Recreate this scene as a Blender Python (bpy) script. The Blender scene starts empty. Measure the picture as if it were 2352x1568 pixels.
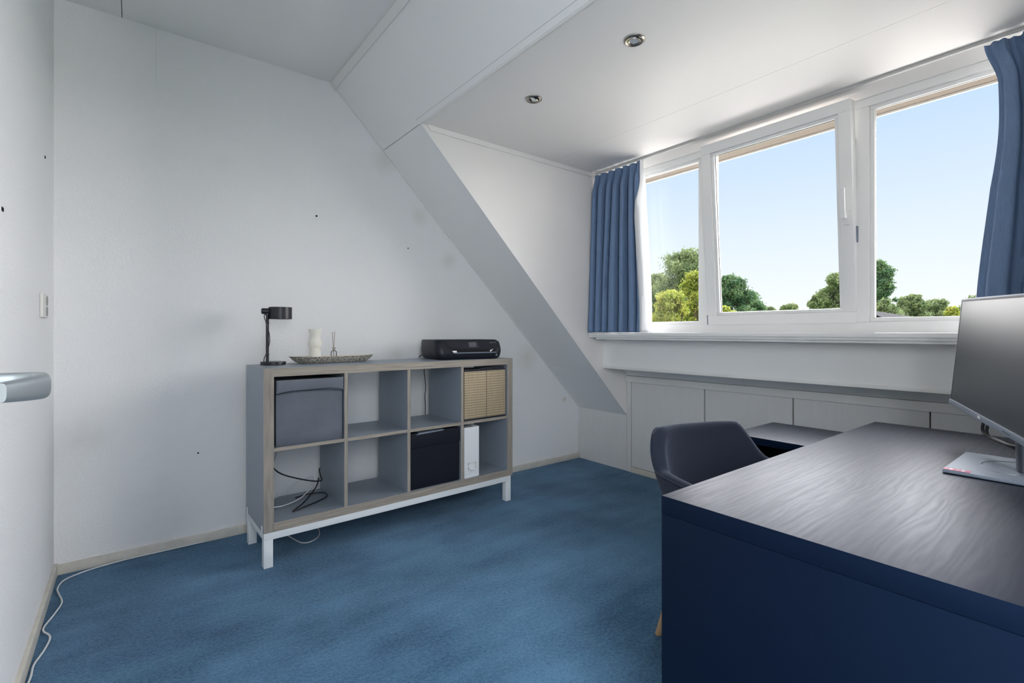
import bpy, bmesh, math, random
from mathutils import Vector, Matrix
from math import sin, cos, pi, radians

S = bpy.context.scene
COL = S.collection
random.seed(7)

# ------------------------------------------------------------------ camera
F, HZ, CZ, AZ = 1117.0, 763.0, 1.11, radians(51.97)
cam = bpy.data.cameras.new('camera')
camo = bpy.data.objects.new('camera', cam)
COL.objects.link(camo)
camo.location = (0, 0, CZ)
camo.rotation_euler = (pi / 2, 0, AZ - pi / 2)
cam.sensor_width = 36.0
cam.lens = 36.0 * F / 2352.0
cam.shift_y = (HZ - 784.0) / 2352.0
cam.clip_start = 0.02
cam.clip_end = 500
S.camera = camo

# ------------------------------------------------------------------ view, sky, sun
S.view_settings.view_transform = 'Standard'
S.view_settings.look = 'None'
S.view_settings.gamma = 1.0
S.view_settings.exposure = 0.07
S.view_settings.use_curve_mapping = False

W = bpy.data.worlds.new('sky')
S.world = W
W.use_nodes = True
wt = W.node_tree
wt.nodes.clear()
wo = wt.nodes.new('ShaderNodeOutputWorld')
wb = wt.nodes.new('ShaderNodeBackground')
wg = wt.nodes.new('ShaderNodeTexCoord')
ws = wt.nodes.new('ShaderNodeSeparateXYZ')
wm = wt.nodes.new('ShaderNodeMapRange')
wr = wt.nodes.new('ShaderNodeValToRGB')
wt.links.new(wg.outputs['Generated'], ws.inputs[0])
wt.links.new(ws.outputs['Z'], wm.inputs['Value'])
wm.inputs['From Min'].default_value = -1.0
wm.inputs['From Max'].default_value = 1.0
wt.links.new(wm.outputs[0], wr.inputs[0])
wt.links.new(wr.outputs[0], wb.inputs[0])
wt.links.new(wb.outputs[0], wo.inputs[0])
wb.inputs[1].default_value = 1.10
cr = wr.color_ramp
stops = [(0.0, (.42, .38, .34)), (.48, (.60, .58, .54)), (.503, (.925, .945, .985)), (.56, (.80, .88, .99)),
         (.62, (.66, .79, 1.0)), (.69, (.50, .69, .95)), (1.0, (.36, .55, .90))]
cr.elements[0].position = 0.0
cr.elements[0].color = (*stops[0][1], 1)
cr.elements[1].position = 1.0
cr.elements[1].color = (*stops[-1][1], 1)
for p, c in stops[1:-1]:
    e = cr.elements.new(p)
    e.color = (*c, 1)


def sun(name, direction, strength, angle, color):
    l = bpy.data.lights.new(name, 'SUN')
    l.energy = strength
    l.angle = radians(angle)
    l.color = color
    o = bpy.data.objects.new(name, l)
    COL.objects.link(o)
    o.rotation_euler = Vector(direction).to_track_quat('-Z', 'Y').to_euler()
    o.location = (6, 6, 8)
    return o


# clear sun high behind the house, and the bright open sky in front of the dormer
sun('sun', (0.75, -0.50, -0.62), 3.4, 1.0, (1.0, .95, .85))
sun('sky_glow', (-1.0, 0.08, 0.0), 29.5, 150, (1.0, .972, .955))
# unseen fill light added behind the camera, shining in through the doorway
la = bpy.data.lights.new('landing_fill', 'AREA')
la.shape = 'DISK'
la.size = 1.9
la.energy = 115
la.color = (.90, .95, 1.0)
lo_ = bpy.data.objects.new('landing_fill', la)
COL.objects.link(lo_)
lo_.location = (-.55, -1.30, 2.0)
lo_.rotation_euler = Vector((.75, .65, -.25)).to_track_quat('-Z', 'Y').to_euler()


# ------------------------------------------------------------------ materials
def nodes(m):
    m.use_nodes = True
    nt = m.node_tree
    return nt, nt.nodes['Principled BSDF']


def mat(name, col, rough=.5, metal=0., spec=.5, bump=None, var=None, **kw):
    """bump=(scale, strength, distance[, stretch]); var=(scale, amount[, stretch])"""
    m = bpy.data.materials.new(name)
    nt, b = nodes(m)
    b.inputs['Base Color'].default_value = (*col, 1)
    b.inputs['Roughness'].default_value = rough
    b.inputs['Metallic'].default_value = metal
    b.inputs['Specular IOR Level'].default_value = spec
    for k, v in kw.items():
        b.inputs[k.replace('_', ' ')].default_value = v
    tc = nt.nodes.new('ShaderNodeTexCoord')

    def noise(scale, stretch=None, detail=4):
        n = nt.nodes.new('ShaderNodeTexNoise')
        n.inputs['Scale'].default_value = scale
        n.inputs['Detail'].default_value = detail
        mp = nt.nodes.new('ShaderNodeMapping')
        if stretch:
            mp.inputs['Scale'].default_value = stretch
        nt.links.new(tc.outputs['Object'], mp.inputs[0])
        nt.links.new(mp.outputs[0], n.inputs[0])
        return n
    if var:
        n = noise(var[0], var[2] if len(var) > 2 else None)
        hv = nt.nodes.new('ShaderNodeMix')
        hv.data_type = 'RGBA'
        a = var[1]
        hv.inputs['A'].default_value = (*[c * (1 - a) for c in col], 1)
        hv.inputs['B'].default_value = (*[min(1, c * (1 + a)) for c in col], 1)
        rp = nt.nodes.new('ShaderNodeMapRange')
        rp.inputs['From Min'].default_value = .3
        rp.inputs['From Max'].default_value = .7
        nt.links.new(n.outputs['Fac'], rp.inputs['Value'])
        nt.links.new(rp.outputs[0], hv.inputs['Factor'])
        nt.links.new(hv.outputs['Result'], b.inputs['Base Color'])
    if bump:
        n = noise(bump[0], bump[3] if len(bump) > 3 else None)
        bp = nt.nodes.new('ShaderNodeBump')
        bp.inputs['Strength'].default_value = bump[1]
        bp.inputs['Distance'].default_value = bump[2]
        nt.links.new(n.outputs['Fac'], bp.inputs['Height'])
        nt.links.new(bp.outputs[0], b.inputs['Normal'])
    return m


def wall_material(name, col, stains):
    m = mat(name, col, .75, spec=.3)
    nt, b = nodes(m)
    tc = nt.nodes.new('ShaderNodeTexCoord')
    n = nt.nodes.new('ShaderNodeTexNoise')
    n.inputs['Scale'].default_value = 95
    n.inputs['Detail'].default_value = 5
    nt.links.new(tc.outputs['Object'], n.inputs[0])
    bp = nt.nodes.new('ShaderNodeBump')
    bp.inputs['Strength'].default_value = .55
    bp.inputs['Distance'].default_value = .004
    nt.links.new(n.outputs['Fac'], bp.inputs['Height'])
    nt.links.new(bp.outputs[0], b.inputs['Normal'])
    blot = nt.nodes.new('ShaderNodeTexNoise')
    blot.inputs['Scale'].default_value = 9
    blot.inputs['Detail'].default_value = 6
    nt.links.new(tc.outputs['Object'], blot.inputs[0])
    last = None
    for (p, r, c, amt) in stains:
        d = nt.nodes.new('ShaderNodeVectorMath')
        d.operation = 'DISTANCE'
        nt.links.new(tc.outputs['Object'], d.inputs[0])
        d.inputs[1].default_value = p
        mr = nt.nodes.new('ShaderNodeMapRange')
        mr.interpolation_type = 'SMOOTHSTEP'
        mr.inputs['From Min'].default_value = 0
        mr.inputs['From Max'].default_value = r
        mr.inputs['To Min'].default_value = amt
        mr.inputs['To Max'].default_value = 0
        nt.links.new(d.outputs['Value'], mr.inputs['Value'])
        mu = nt.nodes.new('ShaderNodeMath')
        mu.operation = 'MULTIPLY'
        nt.links.new(mr.outputs[0], mu.inputs[0])
        nt.links.new(blot.outputs['Fac'], mu.inputs[1])
        mx = nt.nodes.new('ShaderNodeMix')
        mx.data_type = 'RGBA'
        nt.links.new(mu.outputs[0], mx.inputs['Factor'])
        if last:
            nt.links.new(last, mx.inputs['A'])
        else:
            mx.inputs['A'].default_value = (*col, 1)
        mx.inputs['B'].default_value = (*c, 1)
        last = mx.outputs['Result']
    if last:
        nt.links.new(last, b.inputs['Base Color'])
    return m


WHITE = (.84, .848, .852)
M = {}
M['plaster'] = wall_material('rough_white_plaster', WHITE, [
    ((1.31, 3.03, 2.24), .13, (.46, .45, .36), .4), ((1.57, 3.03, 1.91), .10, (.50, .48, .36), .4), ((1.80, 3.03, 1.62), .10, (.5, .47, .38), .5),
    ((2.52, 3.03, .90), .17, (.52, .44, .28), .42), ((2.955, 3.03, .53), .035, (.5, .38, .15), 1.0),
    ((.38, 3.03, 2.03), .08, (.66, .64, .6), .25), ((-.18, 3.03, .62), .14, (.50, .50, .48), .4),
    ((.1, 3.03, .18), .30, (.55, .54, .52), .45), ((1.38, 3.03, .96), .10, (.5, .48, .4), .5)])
M['board'] = mat('white_painted_board', (.85, .845, .83), .45, bump=(300, .08, .001))
M['slopeboard'] = mat('white_slope_board', (.84, .845, .84), .5, bump=(160, .12, .001))
M['ceiling'] = mat('white_ceiling_board', (.87, .84, .815), .55, bump=(220, .10, .001))
M['panel'] = mat('grey_white_wood_panel', (.70, .70, .70), .5, bump=(60, .1, .001, (1, 1, .15)), var=(40, .02, (1, 1, .1)))
M['trim'] = mat('white_trim_paint', (.80, .80, .78), .4)
M['frame'] = mat('white_window_plastic', (.83, .83, .82), .28)
M['baseboard'] = mat('cream_baseboard_paint', (.66, .63, .56), .45, var=(18, .08))
M['gap'] = mat('dark_joint', (.02, .02, .022), .9, spec=.05)
M['grey_gap'] = mat('grey_joint', (.35, .35, .34), .9)
M['soffit'] = mat('beige_brown_soffit', (.075, .058, .040), .7, var=(12, .1, (1, .05, 1)))
M['soffit_edge'] = mat('pale_soffit_edge', (.5, .48, .45), .5)
M['rubber'] = mat('black_rubber', (.02, .02, .02), .6)

M['oakh'] = mat('grey_oak_edge_horizontal', (.33, .29, .245), .5, var=(110, .28, (.05, 1, 1.2)), bump=(110, .3, .001, (.05, 1, 1.2)))
M['oakv'] = mat('grey_oak_edge_vertical', (.31, .275, .235), .5, var=(110, .28, (1.2, 1, .05)), bump=(110, .3, .001, (1.2, 1, .05)))
M['greylac'] = mat('grey_lacquer', (.235, .275, .325), .38)
M['whitemetal'] = mat('white_powder_coated_steel', (.80, .83, .84), .35)
M['deskwood'] = None
M['blackmetal'] = mat('matt_black_metal', (.009, .011, .018), .38)
M['blackplastic'] = mat('black_plastic', (.008, .010, .017), .42, spec=.35)
M['blackgloss'] = mat('glossy_black_panel', (.010, .012, .020), .25, spec=.35)
M['greyscreen'] = mat('grey_small_screen', (.10, .105, .12), .2)
M['silver'] = mat('silver_plastic', (.21, .25, .31), .52, metal=.15)
M['darksilver'] = mat('dark_silver_plastic', (.07, .08, .10), .35, metal=.3)
M['satin'] = mat('satin_aluminium', (.30, .34, .36), .42, metal=.8)
M['nickel'] = mat('brushed_nickel', (.46, .42, .37), .28, metal=1.0, bump=(80, .1, .001))
M['lampglass'] = mat('reflector_glass', (.75, .77, .78), .12, metal=.4)
M['white'] = mat('white_card', (.80, .82, .84), .5)
M['paper'] = mat('white_paper', (.85, .87, .88), .6)
M['wax'] = mat('cream_wax', (.80, .80, .73), .45, Subsurface_Weight=.25)
M['reed'] = mat('brown_reed', (.30, .20, .13), .7)
M['greyfab'] = mat('grey_box_fabric', (.125, .137, .165), .62, var=(7, .12), bump=(400, .2, .001))
M['blackfab'] = mat('black_box_fabric', (.005, .007, .014), .7, spec=.3, bump=(400, .3, .001))
M['liner'] = mat('black_liner', (.02, .022, .03), .8)
M['cableblack'] = mat('black_cable', (.012, .012, .014), .45)
M['cablewhite'] = mat('white_cable', (.72, .74, .76), .4)
M['cablegrey'] = mat('grey_cable', (.45, .48, .50), .4)
M['socket'] = mat('ivory_socket_plastic', (.66, .66, .62), .3)
M['legwood'] = mat('pale_beech', (.55, .36, .20), .4, var=(20, .1, (1, 1, .1)))
M['seatfab'] = mat('charcoal_felt', (.021, .025, .041), .95, spec=.15, bump=(500, .5, .001), Sheen_Weight=.15, Sheen_Tint=(.7, .8, 1.0, 1), Sheen_Roughness=.45)
M['lining'] = mat('white_curtain_lining', (.80, .81, .83), .8)
M['pink'] = mat('pink_sticker', (.55, .09, .20), .4)
M['pinkwhite'] = mat('pale_print', (.85, .70, .76), .5)
M['screen'] = mat('dark_matt_display', (.016, .024, .036), .36, spec=.5)
M['bark'] = mat('brown_bark', (.10, .07, .045), .9)
M['roof'] = mat('dark_grey_roof', (.014, .015, .020), .9, spec=.1, bump=(8, .5, .02))
M['brick'] = mat('red_brown_brick', (.22, .11, .08), .85, var=(4, .2))
M['grass'] = mat('green_lawn', (.10, .17, .05), .95, var=(.3, .3))

# blue curtain cloth: woven, slightly translucent
m = mat('blue_woven_curtain', (.21, .31, .49), .85, spec=.2, var=(400, .13, (1, 1, .05)), bump=(260, .15, .001, (1, 1, .1)))
nt, b = nodes(m)
tr = nt.nodes.new('ShaderNodeBsdfTranslucent')
tr.inputs[0].default_value = (.28, .38, .56, 1)
mx = nt.nodes.new('ShaderNodeMixShader')
mx.inputs[0].default_value = .24
nt.links.new(b.outputs[0], mx.inputs[1])
nt.links.new(tr.outputs[0], mx.inputs[2])
nt.links.new(mx.outputs[0], nt.nodes['Material Output'].inputs[0])
M['curtain'] = m

# window glass
m = bpy.data.materials.new('window_glass')
m.use_nodes = True
nt = m.node_tree
nt.nodes.clear()
o_ = nt.nodes.new('ShaderNodeOutputMaterial')
t_ = nt.nodes.new('ShaderNodeBsdfTransparent')
t_.inputs[0].default_value = (.98, .98, .98, 1)
g_ = nt.nodes.new('ShaderNodeBsdfGlossy')
g_.inputs['Roughness'].default_value = .02
f_ = nt.nodes.new('ShaderNodeFresnel')
f_.inputs[0].default_value = 1.25
x_ = nt.nodes.new('ShaderNodeMixShader')
nt.links.new(f_.outputs[0], x_.inputs[0])
nt.links.new(t_.outputs[0], x_.inputs[1])
nt.links.new(g_.outputs[0], x_.inputs[2])
nt.links.new(x_.outputs[0], o_.inputs[0])
M['glass'] = m
M['bottle'] = m

# carpet
m = mat('blue_carpet', (.05, .12, .22), .95, spec=.15, Sheen_Weight=.15, Sheen_Roughness=.5)
nt, b = nodes(m)
tc = nt.nodes.new('ShaderNodeTexCoord')


def nz(scale, stretch, detail=3, rot=0):
    n = nt.nodes.new('ShaderNodeTexNoise')
    n.inputs['Scale'].default_value = scale
    n.inputs['Detail'].default_value = detail
    mp = nt.nodes.new('ShaderNodeMapping')
    mp.inputs['Scale'].default_value = stretch
    mp.inputs['Rotation'].default_value = (0, 0, rot)
    nt.links.new(tc.outputs['Object'], mp.inputs[0])
    nt.links.new(mp.outputs[0], n.inputs[0])
    return n


a1 = nz(2.2, (1, 1, 1), 5, .3)
a2 = nz(9, (.22, 1, 1), 4, .22)
a3 = nz(210, (1, 1, 1), 2)
a4 = nz(75, (1, 1, 1), 3)
def mth(op, x, y):
    n = nt.nodes.new('ShaderNodeMath')
    n.operation = op
    for i, v in enumerate((x, y)):
        if isinstance(v, (int, float)):
            n.inputs[i].default_value = v
        else:
            nt.links.new(v, n.inputs[i])
    return n.outputs[0]
s_ = mth('ADD', mth('MULTIPLY', a1.outputs['Fac'], 1.25), mth('MULTIPLY', a2.outputs['Fac'], .55))
s_ = mth('ADD', s_, mth('MULTIPLY', a3.outputs['Fac'], .9))
s_ = mth('ADD', s_, mth('MULTIPLY', a4.outputs['Fac'], .7))
mr = nt.nodes.new('ShaderNodeMapRange')
mr.inputs['From Min'].default_value = 1.33
mr.inputs['From Max'].default_value = 2.02
nt.links.new(s_, mr.inputs['Value'])
mx = nt.nodes.new('ShaderNodeMix')
mx.data_type = 'RGBA'
mx.inputs['A'].default_value = (.014, .074, .152, 1)
mx.inputs['B'].default_value = (.100, .240, .395, 1)
nt.links.new(mr.outputs[0], mx.inputs['Factor'])
nt.links.new(mx.outputs['Result'], b.inputs['Base Color'])
bp = nt.nodes.new('ShaderNodeBump')
bp.inputs['Strength'].default_value = .8
bp.inputs['Distance'].default_value = .006
nt.links.new(mth('ADD', a3.outputs['Fac'], a4.outputs['Fac']), bp.inputs['Height'])
nt.links.new(bp.outputs[0], b.inputs['Normal'])
M['carpet'] = m

# dark stained wood with open grain; grain runs along local x
m = mat('black_blue_stained_ash', (.002, .005, .0135), .34, spec=.95, Specular_Tint=(.06, .11, .24, 1))
nt, b = nodes(m)
tc = nt.nodes.new('ShaderNodeTexCoord')
a1 = nz(3.0, (.35, 1, 1), 3)
mp = nt.nodes.new('ShaderNodeMapping')
mp.inputs['Scale'].default_value = (.16, 1, 1)
nt.links.new(tc.outputs['Object'], mp.inputs[0])
wv = nt.nodes.new('ShaderNodeTexWave')
wv.bands_direction = 'Y'
wv.inputs['Scale'].default_value = 22
wv.inputs['Distortion'].default_value = 14
wv.inputs['Detail'].default_value = 3
wv.inputs['Detail Scale'].default_value = 1.1
nt.links.new(mp.outputs[0], wv.inputs[0])
a3 = nz(120, (.035, 1, 1), 4)
h_ = mth('ADD', mth('MULTIPLY', wv.outputs['Fac'], .28), mth('MULTIPLY', a3.outputs['Fac'], 1.1))
bp = nt.nodes.new('ShaderNodeBump')
bp.inputs['Strength'].default_value = .13
bp.inputs['Distance'].default_value = .00018
nt.links.new(h_, bp.inputs['Height'])
nt.links.new(bp.outputs[0], b.inputs['Normal'])
mr = nt.nodes.new('ShaderNodeMapRange')
mr.inputs['From Min'].default_value = .4
mr.inputs['From Max'].default_value = 1.1
mr.inputs['To Min'].default_value = .41
mr.inputs['To Max'].default_value = .49
nt.links.new(h_, mr.inputs['Value'])
nt.links.new(mr.outputs[0], b.inputs['Roughness'])
M['deskwood'] = m

# bamboo weave: vertical slats tied by dark horizontal threads (local x, z)
m = mat('bamboo_weave', (.50, .36, .20), .55)
nt, b = nodes(m)
tc = nt.nodes.new('ShaderNodeTexCoord')
sp = nt.nodes.new('ShaderNodeSeparateXYZ')
nt.links.new(tc.outputs['Object'], sp.inputs[0])
fz = mth('FRACT', mth('MULTIPLY', sp.outputs['Z'], 64.0), 0)
thr = mth('LESS_THAN', fz, .15)
fx = mth('FRACT', mth('MULTIPLY', sp.outputs['X'], 115.0), 0)
slat = mth('LESS_THAN', fx, .22)
fm = mth('LESS_THAN', mth('ABSOLUTE', mth('SUBTRACT', sp.outputs['X'], .17), 0), .003)
a1 = nz(60, (3, 1, .15), 3)
c1 = nt.nodes.new('ShaderNodeMix')
c1.data_type = 'RGBA'
c1.inputs['A'].default_value = (.38, .29, .18, 1)
c1.inputs['B'].default_value = (.60, .49, .33, 1)
nt.links.new(a1.outputs['Fac'], c1.inputs['Factor'])
c2 = nt.nodes.new('ShaderNodeMix')
c2.data_type = 'RGBA'
nt.links.new(c1.outputs['Result'], c2.inputs['A'])
c2.inputs['B'].default_value = (.07, .045, .025, 1)
nt.links.new(mth('MAXIMUM', mth('MULTIPLY', thr, .85), mth('MAXIMUM', mth('MULTIPLY', slat, .36), mth('MULTIPLY', fm, .6))), c2.inputs['Factor'])
nt.links.new(c2.outputs['Result'], b.inputs['Base Color'])
M['bamboo'] = m

# speckled mosaic of the tray
m = mat('black_white_mosaic', (.8, .78, .7), .4)
nt, b = nodes(m)
tc = nt.nodes.new('ShaderNodeTexCoord')
vo = nt.nodes.new('ShaderNodeTexVoronoi')
vo.feature = 'DISTANCE_TO_EDGE'
vo.inputs['Scale'].default_value = 215
nt.links.new(tc.outputs['Object'], vo.inputs[0])
rp = nt.nodes.new('ShaderNodeValToRGB')
rp.color_ramp.elements[0].position = .11
rp.color_ramp.elements[0].color = (.012, .011, .012, 1)
rp.color_ramp.elements[1].position = .17
rp.color_ramp.elements[1].color = (.80, .77, .68, 1)
nt.links.new(vo.outputs['Distance'], rp.inputs[0])
nt.links.new(rp.outputs[0], b.inputs['Base Color'])
M['mosaic'] = m
M['shell'] = mat('cream_tray_inside', (.72, .68, .56), .35)


def leaf_mat(name, c1_, c2_):
    global nt
    m = mat(name, c1_, .6, spec=.25)
    nt, b = nodes(m)
    tc = nt.nodes.new('ShaderNodeTexCoord')
    n = nt.nodes.new('ShaderNodeTexNoise')
    n.inputs['Scale'].default_value = 1.3
    n.inputs['Detail'].default_value = 6
    nt.links.new(tc.outputs['Object'], n.inputs[0])
    mr = nt.nodes.new('ShaderNodeMapRange')
    mr.inputs['From Min'].default_value = .38
    mr.inputs['From Max'].default_value = .62
    nt.links.new(n.outputs['Fac'], mr.inputs['Value'])
    mx = nt.nodes.new('ShaderNodeMix')
    mx.data_type = 'RGBA'
    mx.inputs['A'].default_value = (*c1_, 1)
    mx.inputs['B'].default_value = (*c2_, 1)
    nt.links.new(mr.outputs[0], mx.inputs['Factor'])
    nt.links.new(mx.outputs['Result'], b.inputs['Base Color'])
    tr = nt.nodes.new('ShaderNodeBsdfTranslucent')
    nt.links.new(mx.outputs['Result'], tr.inputs[0])
    ms = nt.nodes.new('ShaderNodeMixShader')
    ms.inputs[0].default_value = .3
    nt.links.new(b.outputs[0], ms.inputs[1])
    nt.links.new(tr.outputs[0], ms.inputs[2])
    nt.links.new(ms.outputs[0], nt.nodes['Material Output'].inputs[0])
    return m


M['leafmid'] = leaf_mat('mid_green_leaves', (.13, .19, .07), (.27, .33, .14))
M['leafolive'] = leaf_mat('olive_green_leaves', (.15, .21, .08), (.28, .32, .14))
M['leafdark'] = leaf_mat('dark_green_leaves', (.06, .14, .06), (.14, .23, .09))
M['leafyellow'] = leaf_mat('yellow_green_leaves', (.26, .33, .04), (.50, .50, .10))


# ------------------------------------------------------------------ mesh helpers
class MB:
    def __init__(s):
        s.v, s.f, s.mi, s.cur = [], [], [], 0

    def add(s, vs, fs, mi=None):
        o = len(s.v)
        s.v += [tuple(p) for p in vs]
        for f in fs:
            s.f.append([o + i for i in f])
            s.mi.append(s.cur if mi is None else mi)
        return s

    def box(s, a, b, mi=None, bev=0.0, faces=None):
        """faces: dict {'-x','+x','-y','+y','-z','+z'} -> material index"""
        x0, y0, z0 = [min(a[i], b[i]) for i in range(3)]
        x1, y1, z1 = [max(a[i], b[i]) for i in range(3)]
        bm = bmesh.new()
        vs = [bm.verts.new(p) for p in [(x0, y0, z0), (x1, y0, z0), (x1, y1, z0), (x0, y1, z0), (x0, y0, z1), (x1, y0, z1), (x1, y1, z1), (x0, y1, z1)]]
        keys = ['-z', '+z', '-y', '+x', '+y', '-x']
        fl = [(3, 2, 1, 0), (4, 5, 6, 7), (0, 1, 5, 4), (1, 2, 6, 5), (2, 3, 7, 6), (3, 0, 4, 7)]
        for k, f in zip(keys, fl):
            fc = bm.faces.new([vs[i] for i in f])
            fc.material_index = (faces or {}).get(k, s.cur if mi is None else mi)
        if bev > 0:
            bmesh.ops.bevel(bm, geom=bm.edges[:], offset=bev, segments=2, profile=.6, affect='EDGES')
        s.bm(bm)
        return s

    def bm(s, bm):
        bm.verts.index_update()
        o = len(s.v)
        s.v += [tuple(v.co) for v in bm.verts]
        for f in bm.faces:
            s.f.append([o + v.index for v in f.verts])
            s.mi.append(f.material_index)
        bm.free()

    def prism(s, pts, ext, mi=None, bev=0.0):
        """polygon pts (3d) extruded by vector ext"""
        n = len(pts)
        e = Vector(ext)
        p2 = [tuple(Vector(p) + e) for p in pts]
        bm = bmesh.new()
        A = [bm.verts.new(p) for p in pts]
        B = [bm.verts.new(p) for p in p2]
        bm.faces.new(A[::-1])
        bm.faces.new(B)
        for i in range(n):
            j = (i + 1) % n
            bm.faces.new([A[i], A[j], B[j], B[i]])
        bmesh.ops.recalc_face_normals(bm, faces=bm.faces[:])
        for f in bm.faces:
            f.material_index = s.cur if mi is None else mi
        if bev > 0:
            bmesh.ops.bevel(bm, geom=bm.edges[:], offset=bev, segments=2, profile=.6, affect='EDGES')
        s.bm(bm)
        return s

    def lathe(s, prof, c=(0, 0, 0), n=32, mi=None, M_=None):
        vs, fs = [], []
        for (r, z) in prof:
            for i in range(n):
                a = 2 * pi * i / n
                p = Vector((r * cos(a), r * sin(a), z))
                if M_ is not None:
                    p = M_ @ p
                vs.append(p + Vector(c))
        k = len(prof)
        for j in range(k - 1):
            for i in range(n):
                i2 = (i + 1) % n
                fs.append([j * n + i, j * n + i2, (j + 1) * n + i2, (j + 1) * n + i])
        if prof[0][0] > 1e-6:
            fs.append([i for i in range(n)][::-1])
        if prof[-1][0] > 1e-6:
            fs.append([(k - 1) * n + i for i in range(n)])
        return s.add(vs, fs, mi)

    def tube(s, pts, r, n=8, smooth=6, mi=None, flat=None):
        """round tube along smoothed path; r float or list; flat=(w,h) oval with world z up"""
        P = [Vector(p) for p in pts]
        if smooth and len(P) > 2:
            Q = []
            for i in range(len(P) - 1):
                p0, p1, p2, p3 = P[max(i - 1, 0)], P[i], P[i + 1], P[min(i + 2, len(P) - 1)]
                for k in range(smooth):
                    t = k / smooth
                    Q.append(.5 * ((2 * p1) + (p2 - p0) * t + (2 * p0 - 5 * p1 + 4 * p2 - p3) * t * t + (3 * p1 - p0 - 3 * p2 + p3) * t ** 3))
            Q.append(P[-1])
        else:
            Q = P
        m = len(Q)
        vs, fs = [], []
        prev = None
        for i, q in enumerate(Q):
            t = (Q[min(i + 1, m - 1)] - Q[max(i - 1, 0)]).normalized()
            if flat:
                up = Vector((0, 0, 1))
                a = t.cross(up).normalized()
                bb = a.cross(t).normalized()
            else:
                if prev is None:
                    a = t.orthogonal().normalized()
                else:
                    a = (prev - t * prev.dot(t)).normalized()
                prev = a
                bb = t.cross(a)
            if isinstance(r, (int, float)):
                rr = r
            else:
                g_ = i / (m - 1) * (len(r) - 1)
                k0 = min(int(g_), len(r) - 2)
                rr = r[k0] + (r[k0 + 1] - r[k0]) * (g_ - k0)
            for k in range(n):
                an = 2 * pi * k / n
                if flat:
                    e = .6
                    ca, sa = cos(an), sin(an)
                    ca = math.copysign(abs(ca) ** e, ca)
                    sa = math.copysign(abs(sa) ** e, sa)
                    vs.append(q + a * ca * flat[0] / 2 * rr + bb * sa * flat[1] / 2 * rr)
                else:
                    vs.append(q + (a * cos(an) + bb * sin(an)) * rr)
        for i in range(m - 1):
            for k in range(n):
                k2 = (k + 1) % n
                fs.append([i * n + k, i * n + k2, (i + 1) * n + k2, (i + 1) * n + k])
        fs.append(list(range(n))[::-1])
        fs.append([(m - 1) * n + k for k in range(n)])
        return s.add(vs, fs, mi)

    def grid(s, fn, nu, nv, mi=None, close_u=False):
        vs = [fn(i / nu, j / nv) for j in range(nv + 1) for i in range(nu + 1)]
        w = nu + 1
        fs = [[j * w + i, j * w + i + 1, (j + 1) * w + i + 1, (j + 1) * w + i] for j in range(nv) for i in range(nu)]
        return s.add(vs, fs, mi)

    def build(s, name, mats, parent=None, smooth=35, fixn=True):
        me = bpy.data.meshes.new(name)
        me.from_pydata(s.v, [], s.f)
        if not isinstance(mats, (list, tuple)):
            mats = [mats]
        for m_ in mats:
            me.materials.append(m_)
        for p, i in zip(me.polygons, s.mi):
            p.material_index = i
        if fixn:
            bm = bmesh.new()
            bm.from_mesh(me)
            bmesh.ops.recalc_face_normals(bm, faces=bm.faces[:])
            bm.to_mesh(me)
            bm.free()
        if smooth:
            me.polygons.foreach_set('use_smooth', [True] * len(me.polygons))
            me.set_sharp_from_angle(angle=radians(smooth))
        me.update()
        o = bpy.data.objects.new(name, me)
        COL.objects.link(o)
        if parent:
            o.parent = parent
        return o


def B(a, b, bev=0.0, **k):
    return MB().box(a, b, bev=bev, **k)


def thing(name, label, cat, loc=(0, 0, 0), rz=0, group=None):
    o = bpy.data.objects.new(name, None)
    COL.objects.link(o)
    o.empty_display_size = .1
    o.location = loc
    o.rotation_euler = (0, 0, rz)
    return tag(o, label, cat, group)


def tag(o, label, cat, group=None, kind=None):
    o['label'] = label
    o['category'] = cat
    if group:
        o['group'] = group
    if kind:
        o['kind'] = kind
    return o


def struct(o, label, cat):
    o['kind'] = 'structure'
    o['label'] = label
    o['category'] = cat
    return o


def sempty(name, label, cat, loc=(0, 0, 0)):
    o = bpy.data.objects.new(name, None)
    COL.objects.link(o)
    o.location = loc
    return struct(o, label, cat)


def text(name, s_, size, mat_, parent, matrix, depth=.0004):
    cu = bpy.data.curves.new(name, 'FONT')
    cu.body = s_
    cu.size = size
    cu.extrude = depth
    cu.align_x = 'CENTER'
    cu.align_y = 'CENTER'
    t = bpy.data.objects.new(name, cu)
    COL.objects.link(t)
    dg = bpy.context.evaluated_depsgraph_get()
    me = bpy.data.meshes.new_from_object(t.evaluated_get(dg))
    bpy.data.objects.remove(t)
    me.transform(matrix)
    me.materials.clear()
    me.materials.append(mat_)
    o = bpy.data.objects.new(name, me)
    COL.objects.link(o)
    o.parent = parent
    return o


def frame_m(origin, xd, yd):
    x = Vector(xd).normalized()
    y = Vector(yd).normalized()
    z = x.cross(y)
    m_ = Matrix((x, y, z)).transposed().to_4x4()
    m_.translation = Vector(origin)
    return m_


# ------------------------------------------------------------------ room shell
XL, YA, XK, YB = -.28, 3.04, 3.13, -.25     # left wall, back wall, knee wall, wall behind the camera
YC, YR = 2.505, -.06                        # dormer cheeks
ZC, ZD = 2.643, 2.302                       # ceilings
XW = 2.85                                   # window / apron plane


def slz(x):
    return ZC - 1.0129 * (x - .965)


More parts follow.
